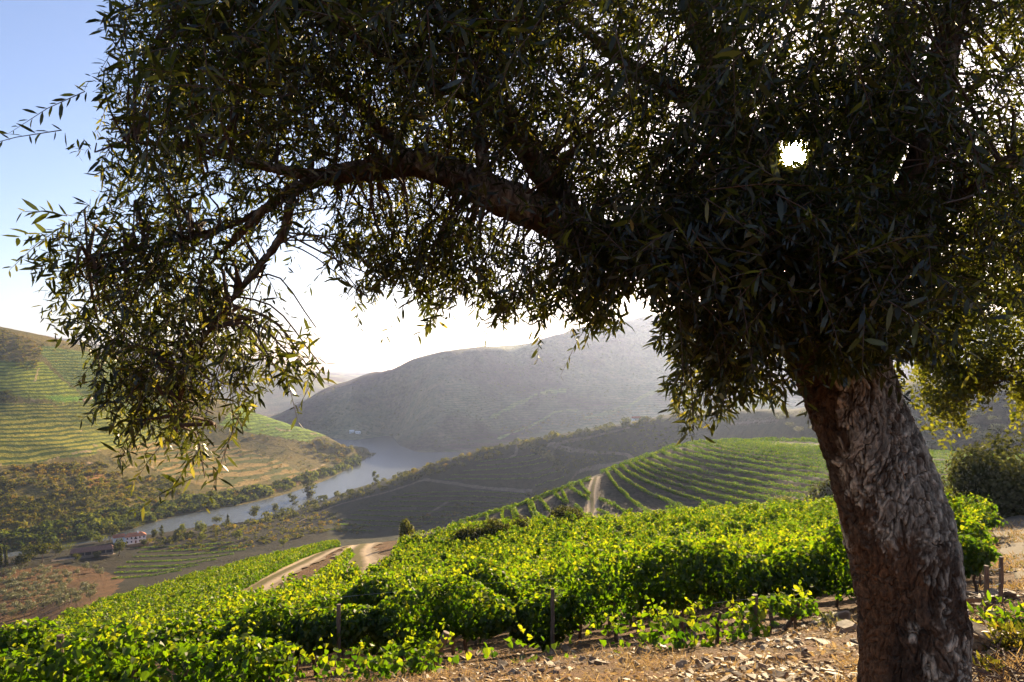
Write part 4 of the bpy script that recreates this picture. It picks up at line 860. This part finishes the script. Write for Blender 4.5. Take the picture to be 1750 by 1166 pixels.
for i, (u, y, w) in enumerate(big):
    p = G(u, y, 3.6, 13.5); s = w * p[1] / F / 2; v, f = stone_mesh(rs, rs.uniform(.16, .42)); tx, ty = slope_tilt(p[0], p[1])
    o = build('slate_stone', rot(v * s, rs.uniform(0, 6.28), tx + rs.normal(0, .15), ty + rs.normal(0, .15)), f, M['slate'], loc=p + [0, 0, s * .12])
    where = 'right of the olive trunk' if u > 1600 else 'on the bare strip just left of the olive trunk' if u > 1270 else 'under the middle of the front vine row' if u > 900 else 'under the left part of the front vine row'
    tag(o, 'flat broken slate stone lying %s' % where, 'stone', 'slate stones ' + where)
# tumbled slate wall right of the trunk
wl = tag(empty('slate_wall'), 'low tumbled wall of stacked slate slabs right of the olive trunk', 'stone wall'); acc = Acc()
for k in range(190):
    t = rs.random(); q = G(1635 + 100 * t + rs.normal(0, 3), 1040 - 28 * t + rs.uniform(-14, 14), 5, 12); s = rs.uniform(.05, .17); v, f = stone_mesh(rs, rs.uniform(.08, .18))
    acc.add(rot(v * s, rs.uniform(0, 6.28), rs.normal(0, .14), rs.normal(0, .14)) + q + [0, 0, rs.uniform(0, .22) * (1 - .4 * t)], f)
acc.build('slab', M['slate'], wl, attr=False)
# brushwood and dry grass
acc = Acc()
for k in range(420):
    q = G(rs.uniform(1640, 1790), rs.uniform(1030, 1120) if k < 260 else rs.uniform(1100, 1185), 3.5, 12); d = unit(rs.normal(size=3) * [1, 1, .3]); l = rs.uniform(.1, .45)
    v, f = tube([q + d * l * a + [0, 0, .03 + .05 * math.sin(3 * a + k)] for a in (-.5, 0, .5)], rs.uniform(.002, .006), 4, cap=False); acc.add(v, f)
tag(acc.build('brushwood', M['vinewood'], attr=False), kind='stuff')
acc = Acc(); uu = rs.uniform(-50, 1800, 60000); yy = rs.uniform(985, 1230, 60000); P, ok = ground_at(uu, yy, 3.4, 14); P = P[ok]
P = P[(vnoise(P[:, 0] / .7, P[:, 1] / .7, 14) + .5 * vnoise(P[:, 0] / .15, P[:, 1] / .15, 15) > .06)]; n = len(P)
A = unit(rs.normal(size=(n, 3)) * [1, 1, .5] + [0, 0, .55]); leaves(acc, lance, P, A, unit(rs.normal(size=(n, 3))), rs.uniform(.04, .16, n), .006, rs.random(n))
tag(acc.build('dry_grass', M['dry'], smooth=False), kind='stuff')
acc = Acc(); uu = rs.uniform(500, 1800, 14000); yy = rs.uniform(990, 1230, 14000); P, ok = ground_at(uu, yy, 3.4, 13.5); P = P[ok]; n = len(P)
leaves(acc, lance, P + [0, 0, .012], unit(rs.normal(size=(n, 3)) * [1, 1, .25]), unit(rs.normal(size=(n, 3)) * .5 + [0, 0, 1]), rs.uniform(.03, .075, n), rs.uniform(.008, .03, n), rs.random(n)); tag(acc.build('leaf_litter', M['dry']), kind='stuff')
for nm_, mt_, n_ in (('verge_grass', 'dry', 5200), ('verge_weeds', 'scrub', 1500)):
    acc = Acc(); uu = rs.uniform(1672, 1860, n_ * 2); yy = rs.uniform(842, 1010, n_ * 2); P, ok = ground_at(uu, yy, 8, 45); P = P[ok]; P = P[vnoise(P[:, 0] / 1.1, P[:, 1] / 1.1, 24) > (-.05 if nm_ == 'verge_grass' else .12)]; n = len(P); D_ = P[:, 1]
    A = unit(rs.normal(size=(n, 3)) * [1, 1, .4] + [0, 0, .8]); leaves(acc, lance, P, A, unit(rs.normal(size=(n, 3))), rs.uniform(.05, .22, n) * (.5 + D_ / 30), .005 + .0006 * D_, rs.random(n)); tag(acc.build(nm_, M[mt_]), kind='stuff')
acc = Acc(); uu = rs.uniform(1660, 1850, 3000); yy = rs.uniform(850, 1030, 3000); P, ok = ground_at(uu, yy, 6, 40); P = P[ok]; P = P[vnoise(P[:, 0] / 1.4, P[:, 1] / 1.4, 34) > .02][:1300]
for p in P:
    v, f = stone_mesh(rs, rs.uniform(.15, .4)); sz = .02 + .09 * rs.random() ** 3; acc.add(rot(v * sz, rs.uniform(0, 6.28), rs.normal(0, .25), rs.normal(0, .25)) + p + [0, 0, sz * .1], f)
tag(acc.build('path_rubble', M['slate'], attr=False), kind='stuff')
def weed(u, y, dmin, dmax, r, n, label, mat, L=.09):
    p = G(u, y, dmin, dmax); acc = Acc(); d = rvec(n); d[:, 2] = np.abs(d[:, 2]); P = p + d * r * (rng.random((n, 1)) ** .5); N = unit(d + rvec(n)); A = unit(rvec(n) + [0, 0, .6]); leaves(acc, lance, P, A, N, L * rng.uniform(.6, 1.2, n), L * .3, rng.random(n))
    tag(acc.build('weed', mat, loc=p), label, 'plant')
weed(1735, 1120, 3.5, 9, .22, 420, 'low green weed right of the olive trunk near the bottom corner', M['scrub'], .07)
weed(1722, 1010, 6, 12, .3, 160, 'sprawling bright vine shoot over the slate wall', M['vine'], .12)
weed(1690, 1152, 3.2, 6, .1, 60, 'dark green sprig at the bottom edge right of the trunk', M['scrub'], .08)
weed(1420, 1036, 9, 13, .2, 60, 'small grey green thistle at the end of the front vine row', M['grove'], .12)
# wire fence at the end of the rows
fe = tag(empty('wire_fence'), 'grey wooden end posts with slack wires beside the gravel path', 'fence')
fp = [G(1686, 968, 9, 20), G(1711, 946, 10, 22), G(1702, 900, 16, 40)]
for q, h in zip(fp, (.62, .75, .8)): add_post(fe, q, h, .032)
for hz in (.35, .58): v, f = tube([fp[0] + [0, 0, hz], (fp[0] + fp[1]) / 2 + [0, 0, hz - .03], fp[1] + [0, 0, hz]], .004, 4, cap=False); build('wire', v, f, M['wire'], fe)

# ------------------------------------------------------------------ the olive tree
def bark_material():
    m, nt, out = mat_new('olive_bark')
    at = nnode(nt, 'ShaderNodeAttribute', attribute_name='bark'); tcn = nt.nodes.new('ShaderNodeTexCoord')
    mp = nt.nodes.new('ShaderNodeMapping'); mp.inputs['Scale'].default_value = (1, 1, .45); nt.links.new(tcn.outputs['Object'], mp.inputs[0])
    n = noise(nt, 60, 8, mp.outputs[0], .65); mm = ramp(nt, n, [(.3, (.35, .33, .31)), (.5, (1, 1, 1)), (.72, (2.0, 1.9, 1.8))]); c = mixc(nt, 1.0, at.outputs['Color'], mm, 'MULTIPLY')
    p = nt.nodes.new('ShaderNodeBsdfPrincipled'); p.inputs['Roughness'].default_value = .85; p.inputs['Specular IOR Level'].default_value = .2; nt.links.new(c, p.inputs['Base Color'])
    b = nt.nodes.new('ShaderNodeBump'); b.inputs['Strength'].default_value = .9; b.inputs['Distance'].default_value = .022; nt.links.new(n, b.inputs['Height']); nt.links.new(b.outputs[0], p.inputs['Normal'])
    nt.links.new(p.outputs[0], out.inputs[0]); return m
M['bark'] = bark_material()
def bark_tube(name, parent, path, rad, nr, ns, seed, fine=1.0, lichen=0.5, special=False):
    """limb of bark: plates and cracks are real relief"""
    P = spline(np.concatenate([np.asarray(path, float), np.asarray(rad, float)[:, None]], 1), ns); R = P[:, 3]; P = P[:, :3]
    T = unit(np.gradient(P, axis=0)); fwd = np.array([0, -1.0, 0]); X = fwd - T * (T @ fwd)[:, None]; X = unit(X); Yv = np.cross(T, X)
    th = np.linspace(0, 2 * math.pi, nr, endpoint=False); s = np.concatenate([[0], np.cumsum(np.linalg.norm(np.diff(P, axis=0), axis=1))])
    TH, S = np.meshgrid(th, s); RR = np.repeat(R[:, None], nr, 1); a = (TH / (2 * math.pi))
    per = max(6, int(round(2 * math.pi * R.mean() / .034 / fine)))
    
    q0 = P[:, None] + RR[..., None] * (np.cos(TH)[..., None] * X[:, None] + np.sin(TH)[..., None] * Yv[:, None]); q0 = np.stack([q0[..., 0], q0[..., 1], S], -1) + seed * 3.1
    wrp = np.stack([fbm3(q0 + 7 * k, .10, 1.6, 3, seed + k) for k in range(3)], -1); q1 = q0 + wrp * np.array([.05, .05, .10])
    n1 = fbm3(q1, .036 * fine, 3.0, 3, seed + 11); n2 = fbm3(q1 + 3, .017 * fine, 1.9, 2, seed + 12); n3 = fbm3(q1 + 5, .06 * fine, 1.3, 2, seed + 13)
    crack = np.exp(-(n1 / .055) ** 2); fine_c = np.exp(-(n2 / .06) ** 2); cross = np.exp(-(n3 / .035) ** 2)
    big = fbm3(q0, .30, 2.6, 4, seed + 3); flut = fbm3(q0 + 1, .16, 6.0, 3, seed + 4); id1 = np.clip(.5 + 1.1 * n3, 0, 1); id2 = np.clip(.5 + 1.2 * n2, 0, 1)
    disp = big * R[:, None] * .13 + flut * R[:, None] * .10 - crack * .017 * fine - fine_c * .006 * fine - cross * .007 * fine + n1 * .014 * fine + n2 * .008 * fine
    top = S / s[-1]
    lich = sstep(.02, .22, fbm3(q0 + 50, .20, 1.8, 6, seed + 5) * .95 + .22 * n2 + .30 * (np.cos(TH - .75) - .30) + .26 * (np.exp(-((top - .60) / .22) ** 2) - .35)) * lichen * 2
    speck = sstep(.10, .28, fbm3(q0 + 30, .06, 1.6, 4, seed + 15)) * .9; lich = np.clip(np.maximum(lich, speck * (np.sin(TH) > -.6)), 0, 1)
    ochre = sstep(.05, .40, fbm3(q0 + 90, .2, 1.8, 4, seed + 6) + 1.1 * (np.sin(TH) - .86) + .1)
    px = q0[..., 0] * 3; py = q0[..., 2] * 3
    base = np.array((.095, .056, .031)) * (0.55 + .9 * id1[..., None]); warm = sstep(.0, .35, fbm3(q0 + 20, .22, 2.4, 4, seed + 8))[..., None]
    c = base * (1 - warm * .6) + np.array((.18, .085, .036)) * warm * .6
    grey = np.array((.44, .36, .25)) * (.5 + .8 * id2[..., None]); lm = (lich * (1 - crack * .9) * (1 - .7 * fine_c) * (1 - .6 * cross))[..., None]; c = c * (1 - lm) + grey * lm
    om = (ochre * (1 - crack))[..., None] * .6; c = c * (1 - om) + np.array((.20, .125, .045)) * om
    if special:
        for sy, sth, wy, wth, dep, orange in special:
            q = ((S - sy) / wy) ** 2 + ((TH - sth) / wth) ** 2; g_ = np.exp(-q * 2.2); disp = disp - dep * g_
            if orange: om = (sstep(.35, .6, g_ + .35 * fbm(px, py, .12, 3, 40)) * orange)[..., None]; c = c * (1 - om) + np.array((.42, .15, .035)) * om
    v = P[:, None] + (RR + disp)[..., None] * (np.cos(TH)[..., None] * X[:, None] + np.sin(TH)[..., None] * Yv[:, None])
    i = np.arange(ns * nr).reshape(ns, nr); j = np.roll(i, -1, 1); q = np.stack([i[:-1], j[:-1], j[1:], i[1:]], -1).reshape(-1, 4)
    cc = np.concatenate([c.reshape(-1, 3), np.ones((ns * nr, 1))], 1)
    o = build(name, v.reshape(-1, 3), [q], M['bark'], parent, True, [('bark', 'POINT', 'FLOAT_COLOR', cc)]); return P
DT = 3.4
ol = tag(empty('olive_tree'), 'big leaning olive tree framing the view with cracked grey bark and a dense dark crown', 'tree')
def pr(pts): return np.array([PX(u, y, d) for u, y, d, r in pts]), np.array([r * d / F for u, y, d, r in pts])
tp, tr_ = pr([(1572, 1290, 3.42, 100), (1564, 1210, 3.4, 88), (1561, 1130, 3.4, 84), (1562, 1060, 3.4, 84), (1555, 985, 3.4, 83), (1535, 900, 3.4, 83), (1508, 820, 3.4, 78), (1480, 745, 3.4, 75), (1455, 680, 3.4, 75), (1434, 620, 3.4, 80), (1420, 560, 3.42, 96), (1408, 500, 3.45, 84)])
slen = np.concatenate([[0], np.cumsum(np.linalg.norm(np.diff(tp, axis=0), axis=1))])
def sat(y): return float(np.interp(-y, -np.array([1290, 1210, 1130, 1060, 985, 900, 820, 745, 680, 620, 560, 500]), slen))
# th: 0 faces the camera; sign of the sideways angle follows the frame of the tube
spec = [(sat(655), -.75, .13, .30, .09, 0), (sat(610), -.95, .16, .28, .07, 0), (sat(860), -.12, .035, .10, .02, .9), (sat(735), -.62, .04, .10, .01, .9), (sat(800), -.02, .07, .10, .006, .6), (sat(812), -.6, .02, .08, .008, .6), (sat(1075), 1.25, .12, .45, -.022, 0), (sat(1050), -1.5, .1, .4, -.012, 0)]
skel = [bark_tube('trunk', ol, tp, tr_, 440, 800, 21, 1.0, .5, spec)[::18]]
limbs = [
 [(1405, 575, 3.4, 58), (1330, 525, 3.35, 46), (1240, 478, 3.3, 40), (1120, 440, 3.25, 36), (1000, 400, 3.2, 34), (910, 360, 3.15, 32), (830, 326, 3.1, 30), (770, 296, 3.1, 27), (715, 278, 3.1, 24), (640, 288, 3.05, 20), (560, 302, 3.0, 15), (500, 325, 2.95, 11), (440, 370, 2.9, 8), (380, 430, 2.9, 5)],
 [(985, 395, 3.25, 26), (945, 320, 3.3, 25), (900, 250, 3.35, 24), (850, 185, 3.4, 21), (812, 120, 3.45, 18), (770, 50, 3.5, 14), (700, -60, 3.6, 8)],
 [(1430, 585, 3.45, 60), (1410, 480, 3.6, 52), (1345, 380, 3.8, 40), (1272, 260, 4.0, 32), (1220, 120, 4.2, 24), (1160, -60, 4.4, 16)],
 [(1470, 590, 3.45, 56), (1500, 480, 3.5, 46), (1528, 392, 3.5, 40), (1562, 320, 3.55, 28), (1592, 230, 3.6, 26), (1612, 120, 3.6, 22), (1640, -40, 3.7, 14)],
 [(1440, 560, 3.45, 46), (1462, 430, 3.6, 38), (1490, 320, 3.7, 28), (1525, 240, 3.75, 22), (1545, 160, 3.8, 18), (1530, 20, 3.9, 13), (1500, -120, 4.0, 8)],
 [(1528, 400, 3.5, 30), (1600, 350, 3.4, 22), (1690, 300, 3.2, 16), (1780, 240, 3.1, 10), (1860, 200, 3.0, 6)],
 [(838, 322, 3.1, 13), (826, 280, 3.1, 12), (820, 230, 3.15, 10), (800, 150, 3.2, 7), (760, 60, 3.3, 5)],
 [(700, 282, 3.1, 12), (660, 230, 3.15, 11), (610, 180, 3.2, 9), (520, 120, 3.2, 7), (400, 60, 3.2, 5), (300, 30, 3.2, 3)],
 [(560, 302, 3.0, 10), (480, 290, 3.0, 9), (400, 270, 2.95, 7), (300, 250, 2.9, 5), (210, 240, 2.85, 3)],
 [(500, 325, 2.95, 9), (490, 380, 2.9, 8), (430, 470, 2.85, 6), (360, 560, 2.8, 5), (310, 660, 2.75, 4), (300, 740, 2.7, 2)],
 [(470, 350, 2.95, 7), (380, 390, 2.85, 6), (270, 420, 2.8, 5), (150, 440, 2.75, 3)],
 [(840, 180, 3.4, 13), (760, 150, 3.2, 10), (600, 60, 3.1, 8), (420, -40, 3.0, 5)],
 [(1255, 220, 4.0, 20), (1160, 160, 4.0, 15), (1060, 100, 4.0, 10), (960, 20, 4.1, 6)],
]
for k, pl in enumerate(limbs):
    a, r = pr(pl); L = np.linalg.norm(np.diff(a, axis=0), axis=1).sum()
    skel.append(bark_tube('limb', ol, a, r, 64 if k < 6 else 28, int(30 + L * 70), 60 + k, .8 if k < 6 else .5, .3)[::4])
SK = np.concatenate(skel)
crown = Acc(); twigs = Acc(); ro = np.random.default_rng(11)
gap = [(1518, 338), (1535, 290), (1556, 232), (1585, 225), (1590, 262), (1562, 318), (1535, 345)]
OUT = [(215,-300),(235,0),(160,25),(195,60),(205,105),(150,140),(195,180),(185,225),(120,245),(165,290),(190,330),(80,360),(20,395),(75,420),(50,460),(100,500),(65,530),(105,575),(165,590),(145,640),(165,700),(190,740),(205,795),(240,780),(260,740),(330,790),(350,830),(375,800),(390,755),(430,700),(475,650),(530,640),(575,630),(545,600),(540,555),(490,560),(460,540),(480,500),(520,470),(500,425),(530,395),(560,410),(560,440),(610,525),(660,490),(690,480),(745,550),(770,500),(800,495),(850,555),(900,520),(930,545),(960,510),(1000,560),(1050,565),(1070,490),(1110,490),(1130,540),(1120,580),(1150,600),(1165,640),(1130,655),(1150,700),(1180,745),(1215,740),(1245,700),(1290,680),(1340,690),(1360,640),(1350,590),(1370,615),(1450,640),(1520,615),(1560,600),(1600,620),(1640,560),(1700,540),(1760,500),(1860,400),(1900,-300)]
def shoots(C, spread, n, lsize, droop, nl=(12, 22), slen=(.16, .34)):
    """n leafy shoots about a centre"""
    st = C + ro.normal(size=(n, 3)) * spread * [1, 1, .8]; D = unit(ro.normal(size=(n, 3)) + unit(st - C) * .8 + np.array([-.25, -.1, -droop]))
    for s, d in zip(st, D):
        m = int(ro.integers(*nl)); l = ro.uniform(*slen); t = np.linspace(.08, 1, m); P = s + d * (l * t)[:, None] + np.array([0, 0, -1]) * (.28 * l * droop * t ** 2)[:, None]
        u = CX + F * P[:, 0] / P[:, 1]; y = HY - F * P[:, 2] / P[:, 1]
        dirn = np.gradient(P, axis=0); dirn = unit(dirn); side = unit(np.cross(dirn, [.3, .2, .9])); oth = np.cross(dirn, side); ph = np.where(np.arange(m) % 2, 1, -1)[:, None]; tw = (np.arange(m) // 2 % 2)[:, None]
        A = unit(dirn * ro.uniform(.5, 1.1, (m, 1)) + ph * np.where(tw, side, oth) * .85 + .22 * ro.normal(size=(m, 3)) + [0, 0, -.12 * droop]); N = unit(np.cross(A, dirn) * ph + .6 * ro.normal(size=(m, 3)) + [0, 0, .5])
        ang = np.hypot(u - 1357, y - 262); ok = ~((ang < 23 + ro.uniform(-3, 5, m)) | (inpoly(u, y, gap) & (ro.random(m) < .9)))
        ok &= inpoly(u + ro.normal(0, 6, m), y + ro.normal(0, 6, m), OUT) | (ro.random() < .06)
        if not ok.any(): continue
        k = ok.sum(); L = lsize * ro.uniform(.5, 1.3, k) * (1 - .35 * t[ok] ** 3); v, f = lance(P[ok], A[ok], N[ok], L, L * ro.uniform(.14, .25, k)); crown.add(v, f, np.repeat(np.clip(ro.normal(.45, .25, k), 0, 1), 6))
        if ok.all(): v, f = tube(P[[0, m // 2, m - 1]], [.0024, .0018, .0008], 3, cap=False); twigs.add(v, f)
def twig(C, r0=.010):
    q = SK[np.argmin(np.linalg.norm(SK - C, axis=1) + .0)]; mid = (q + C) / 2 + ro.normal(size=3) * .05 + [0, 0, .06]
    if np.linalg.norm(q - C) < .03: return
    Pm = spline(np.array([q, mid, C]), 7)
    if (np.hypot(CX + F * Pm[:, 0] / Pm[:, 1] - 1357, HY - F * Pm[:, 2] / Pm[:, 1] - 262) < 27).any(): return
    v, f = tube(Pm, np.linspace(r0, .0025, 7), 5, cap=False); twigs.add(v, f)
def region(poly, d0, d1, ncl, nsh, spread, lsize, droop, tw=True, dpow=1.0):
    b = np.array(poly, float); lo = b.min(0); hi = b.max(0); k = 0
    while k < ncl:
        u, y = ro.uniform(lo[0], hi[0]), ro.uniform(lo[1], hi[1])
        if not inpoly(np.array([u]), np.array([y]), poly)[0]: continue
        d = d0 + (d1 - d0) * (1 if d1 < 3.6 else .42 + .58 * float(np.clip((u - 350) / 750, 0, 1))) * ro.random() ** dpow; C = PX(u, y, d); k += 1
        if d < 3.3 and inpoly(np.array([u]), np.array([y]), LIMBVIEW)[0]: continue
        if tw: twig(C)
        shoots(C, spread, nsh, lsize, droop)
LIMBVIEW = [(530, 270), (690, 225), (800, 250), (985, 360), (960, 440), (820, 390), (720, 340), (560, 350)]
region([(270, -160), (215, 40), (240, 120), (190, 160), (230, 240), (200, 290), (230, 350), (470, 370), (540, 350), (620, 330), (760, 370), (900, 420), (1010, 450), (1150, 465), (1270, 520), (1340, 590), (1480, 600), (1560, 520), (1640, 330), (1800, 260), (1860, -160)], 2.7, 5.0, 580, 11, .14, .062, .5)
region([(330, -160), (300, 60), (330, 300), (700, 240), (960, 330), (1120, 400), (1250, 450), (1560, 450), (1800, 200), (1800, -160)], 2.6, 4.2, 180, 11, .14, .064, .5)
region([(820, 340), (900, 330), (1010, 370), (1250, 440), (1330, 520), (1240, 520), (1000, 450), (860, 385)], 2.55, 2.95, 30, 9, .08, .066, .7)
region([(1200, 130), (1500, 110), (1540, 300), (1480, 400), (1240, 400)], 3.2, 5.0, 60, 11, .13, .062, .5)
region([(1180, 330), (1120, 420), (1290, 560), (1520, 580), (1560, 420), (1480, 330)], 2.6, 3.3, 58, 10, .10, .072, .7)
region([(115, 400), (90, 450), (110, 520), (150, 590), (190, 640), (200, 720), (240, 720), (320, 750), (350, 790), (375, 720), (410, 650), (440, 560), (450, 480), (470, 400), (240, 370)], 2.55, 3.1, 74, 7, .085, .062, .9)
region([(430, 600), (470, 640), (530, 640), (520, 590), (460, 590)], 2.6, 2.9, 5, 5, .06, .066, 1.0)
region([(560, 350), (590, 440), (640, 480), (690, 450), (740, 495), (760, 460), (860, 505), (920, 480), (990, 515), (1050, 515), (1090, 455), (1060, 420), (900, 390), (700, 340)], 2.9, 3.4, 70, 7, .08, .062, 1.1)
region([(1150, 520), (1180, 600), (1230, 640), (1320, 650), (1350, 600), (1330, 540)], 2.9, 3.3, 24, 8, .075, .070, .9)
region([(1150, 650), (1180, 720), (1220, 690), (1240, 640)], 2.9, 3.2, 6, 4, .05, .072, 1.2)
region([(1360, 560), (1380, 600), (1450, 612), (1540, 590), (1550, 540)], 2.85, 3.1, 14, 7, .07, .08, .8)
for (u, y) in [(185, 60), (180, 160), (165, 245), (130, 380), (90, 400), (120, 560), (205, 785), (350, 815), (545, 620), (540, 560), (620, 505), (745, 530), (690, 490), (860, 540), (1050, 550), (1130, 580), (1185, 735), (1345, 715), (900, 530)]:
    C = PX(u, y, 2.8); twig(C, .005); shoots(C, .03, 4, .072, .8)
region([(1560, 330), (1580, 430), (1640, 480), (1720, 460), (1790, 330), (1700, 300)], 3.0, 3.8, 30, 8, .10, .075, .9)
region([(1550, 520), (1570, 600), (1620, 560), (1640, 480)], 2.9, 3.4, 10, 6, .08, .08, .9)
for (u, y) in [(600, 490), (622, 505), (655, 475), (700, 482), (735, 520), (748, 530), (790, 480), (850, 530), (872, 520), (905, 512), (932, 520), (985, 535), (1020, 540), (1048, 545), (1090, 480), (1125, 560), (575, 440), (640, 440), (820, 495), (960, 500), (680, 440), (1000, 500)]:
    C = PX(u, y, ro.uniform(2.9, 3.3)); twig(C, .004); shoots(C, .035, 7, .058, .9, slen=(.08, .2))
# a few shoots close above the camera
region([(250, 20), (300, 200), (700, 60), (1100, 60), (1500, 60), (1500, -60), (300, -60)], 1.7, 2.3, 34, 3, .06, .07, .6, tw=False)
region([(1060, 300), (1060, 420), (1500, 520), (1520, 320)], 2.0, 2.5, 12, 2, .05, .075, .6, tw=False)
crown.build('crown', M['olive'], ol); twigs.build('branches', M['vinewood'], ol, True, attr=False)

# ------------------------------------------------------------------ evergreen oak reaching in from the right
ok_t = tag(empty('oak_tree'), 'evergreen oak with small crinkled yellow green leaves hanging in from the right edge', 'tree')
D2 = 6.4; bp = G(2060, 1000, 6.0, 12)
a = np.array([bp - [0, 0, .3], bp + [.1, .1, 1.4], PX(2040, 560, 7.4), PX(2000, 380, 7.2), PX(1960, 200, 7.0)]); bark_tube('trunk', ok_t, a, np.array([.32, .26, .2, .15, .08]), 60, 120, 90, 1.2, .2)
sk2 = []
for k, pl in enumerate([[(2035, 560, 7.4, 20), (1900, 560, 7.0, 13), (1800, 600, 6.6, 8), (1700, 645, 6.3, 5), (1630, 690, 6.2, 3)], [(2010, 420, 7.2, 20), (1880, 470, 6.8, 14), (1760, 520, 6.5, 10), (1690, 510, 6.4, 7), (1672, 470, 6.3, 5), (1650, 430, 6.3, 3)], [(1980, 300, 7.1, 18), (1850, 330, 6.8, 12), (1740, 340, 6.6, 7), (1660, 360, 6.5, 4)], [(1900, 560, 7.0, 8), (1800, 640, 6.7, 5), (1760, 650, 6.5, 4), (1700, 640, 6.4, 3)]]):
    a, r = pr(pl); sk2.append(bark_tube('limb', ok_t, a, r, 20, 60, 95 + k, .8, .3)[::3])
SK = np.concatenate(sk2); crown = Acc(); twigs = Acc()
def bunches(C, spread, n):
    st = C + ro.normal(size=(n, 3)) * spread
    for s in st:
        m = 26; P = s + ro.normal(size=(m, 3)) * .035 + np.array([0, 0, -1]) * (ro.random(m) ** 1.4 * .13)[:, None]; A = unit(ro.normal(size=(m, 3)) + [0, 0, -.3]); L = ro.uniform(.028, .05, m); v, f = broad(P, A, unit(ro.normal(size=(m, 3)) + [0, 0, .4]), L, L * .6); crown.add(v, f, np.repeat(np.clip(ro.normal(.5, .28, m), 0, 1), 6))
def oreg(poly, d0, d1, ncl, nb, spread):
    b = np.array(poly, float); lo = b.min(0); hi = b.max(0); k = 0
    while k < ncl:
        u, y = ro.uniform(lo[0], hi[0]), ro.uniform(lo[1], hi[1])
        if not inpoly(np.array([u]), np.array([y]), poly)[0]: continue
        k += 1; C = PX(u, y, ro.uniform(d0, d1)); twig(C, .007); bunches(C, spread, nb)
oreg([(1620, 480), (1590, 520), (1610, 570), (1680, 590), (1760, 600), (1900, 620), (2050, 560), (2080, 250), (1900, 180), (1760, 240), (1690, 330), (1640, 400)], 5.8, 7.6, 150, 12, .17)
oreg([(1570, 560), (1550, 600), (1575, 630), (1610, 600), (1640, 580)], 6.0, 6.5, 12, 6, .07)
oreg([(1620, 600), (1595, 650), (1590, 700), (1620, 735), (1640, 720), (1650, 680), (1690, 670), (1700, 640), (1720, 610)], 6.0, 6.5, 26, 6, .08)
oreg([(1730, 610), (1725, 650), (1745, 690), (1800, 720), (1850, 640)], 6.0, 6.6, 16, 7, .10)
crown.build('crown', M['oak'], ok_t); twigs.build('branches', M['vinewood'], ok_t, True, attr=False)
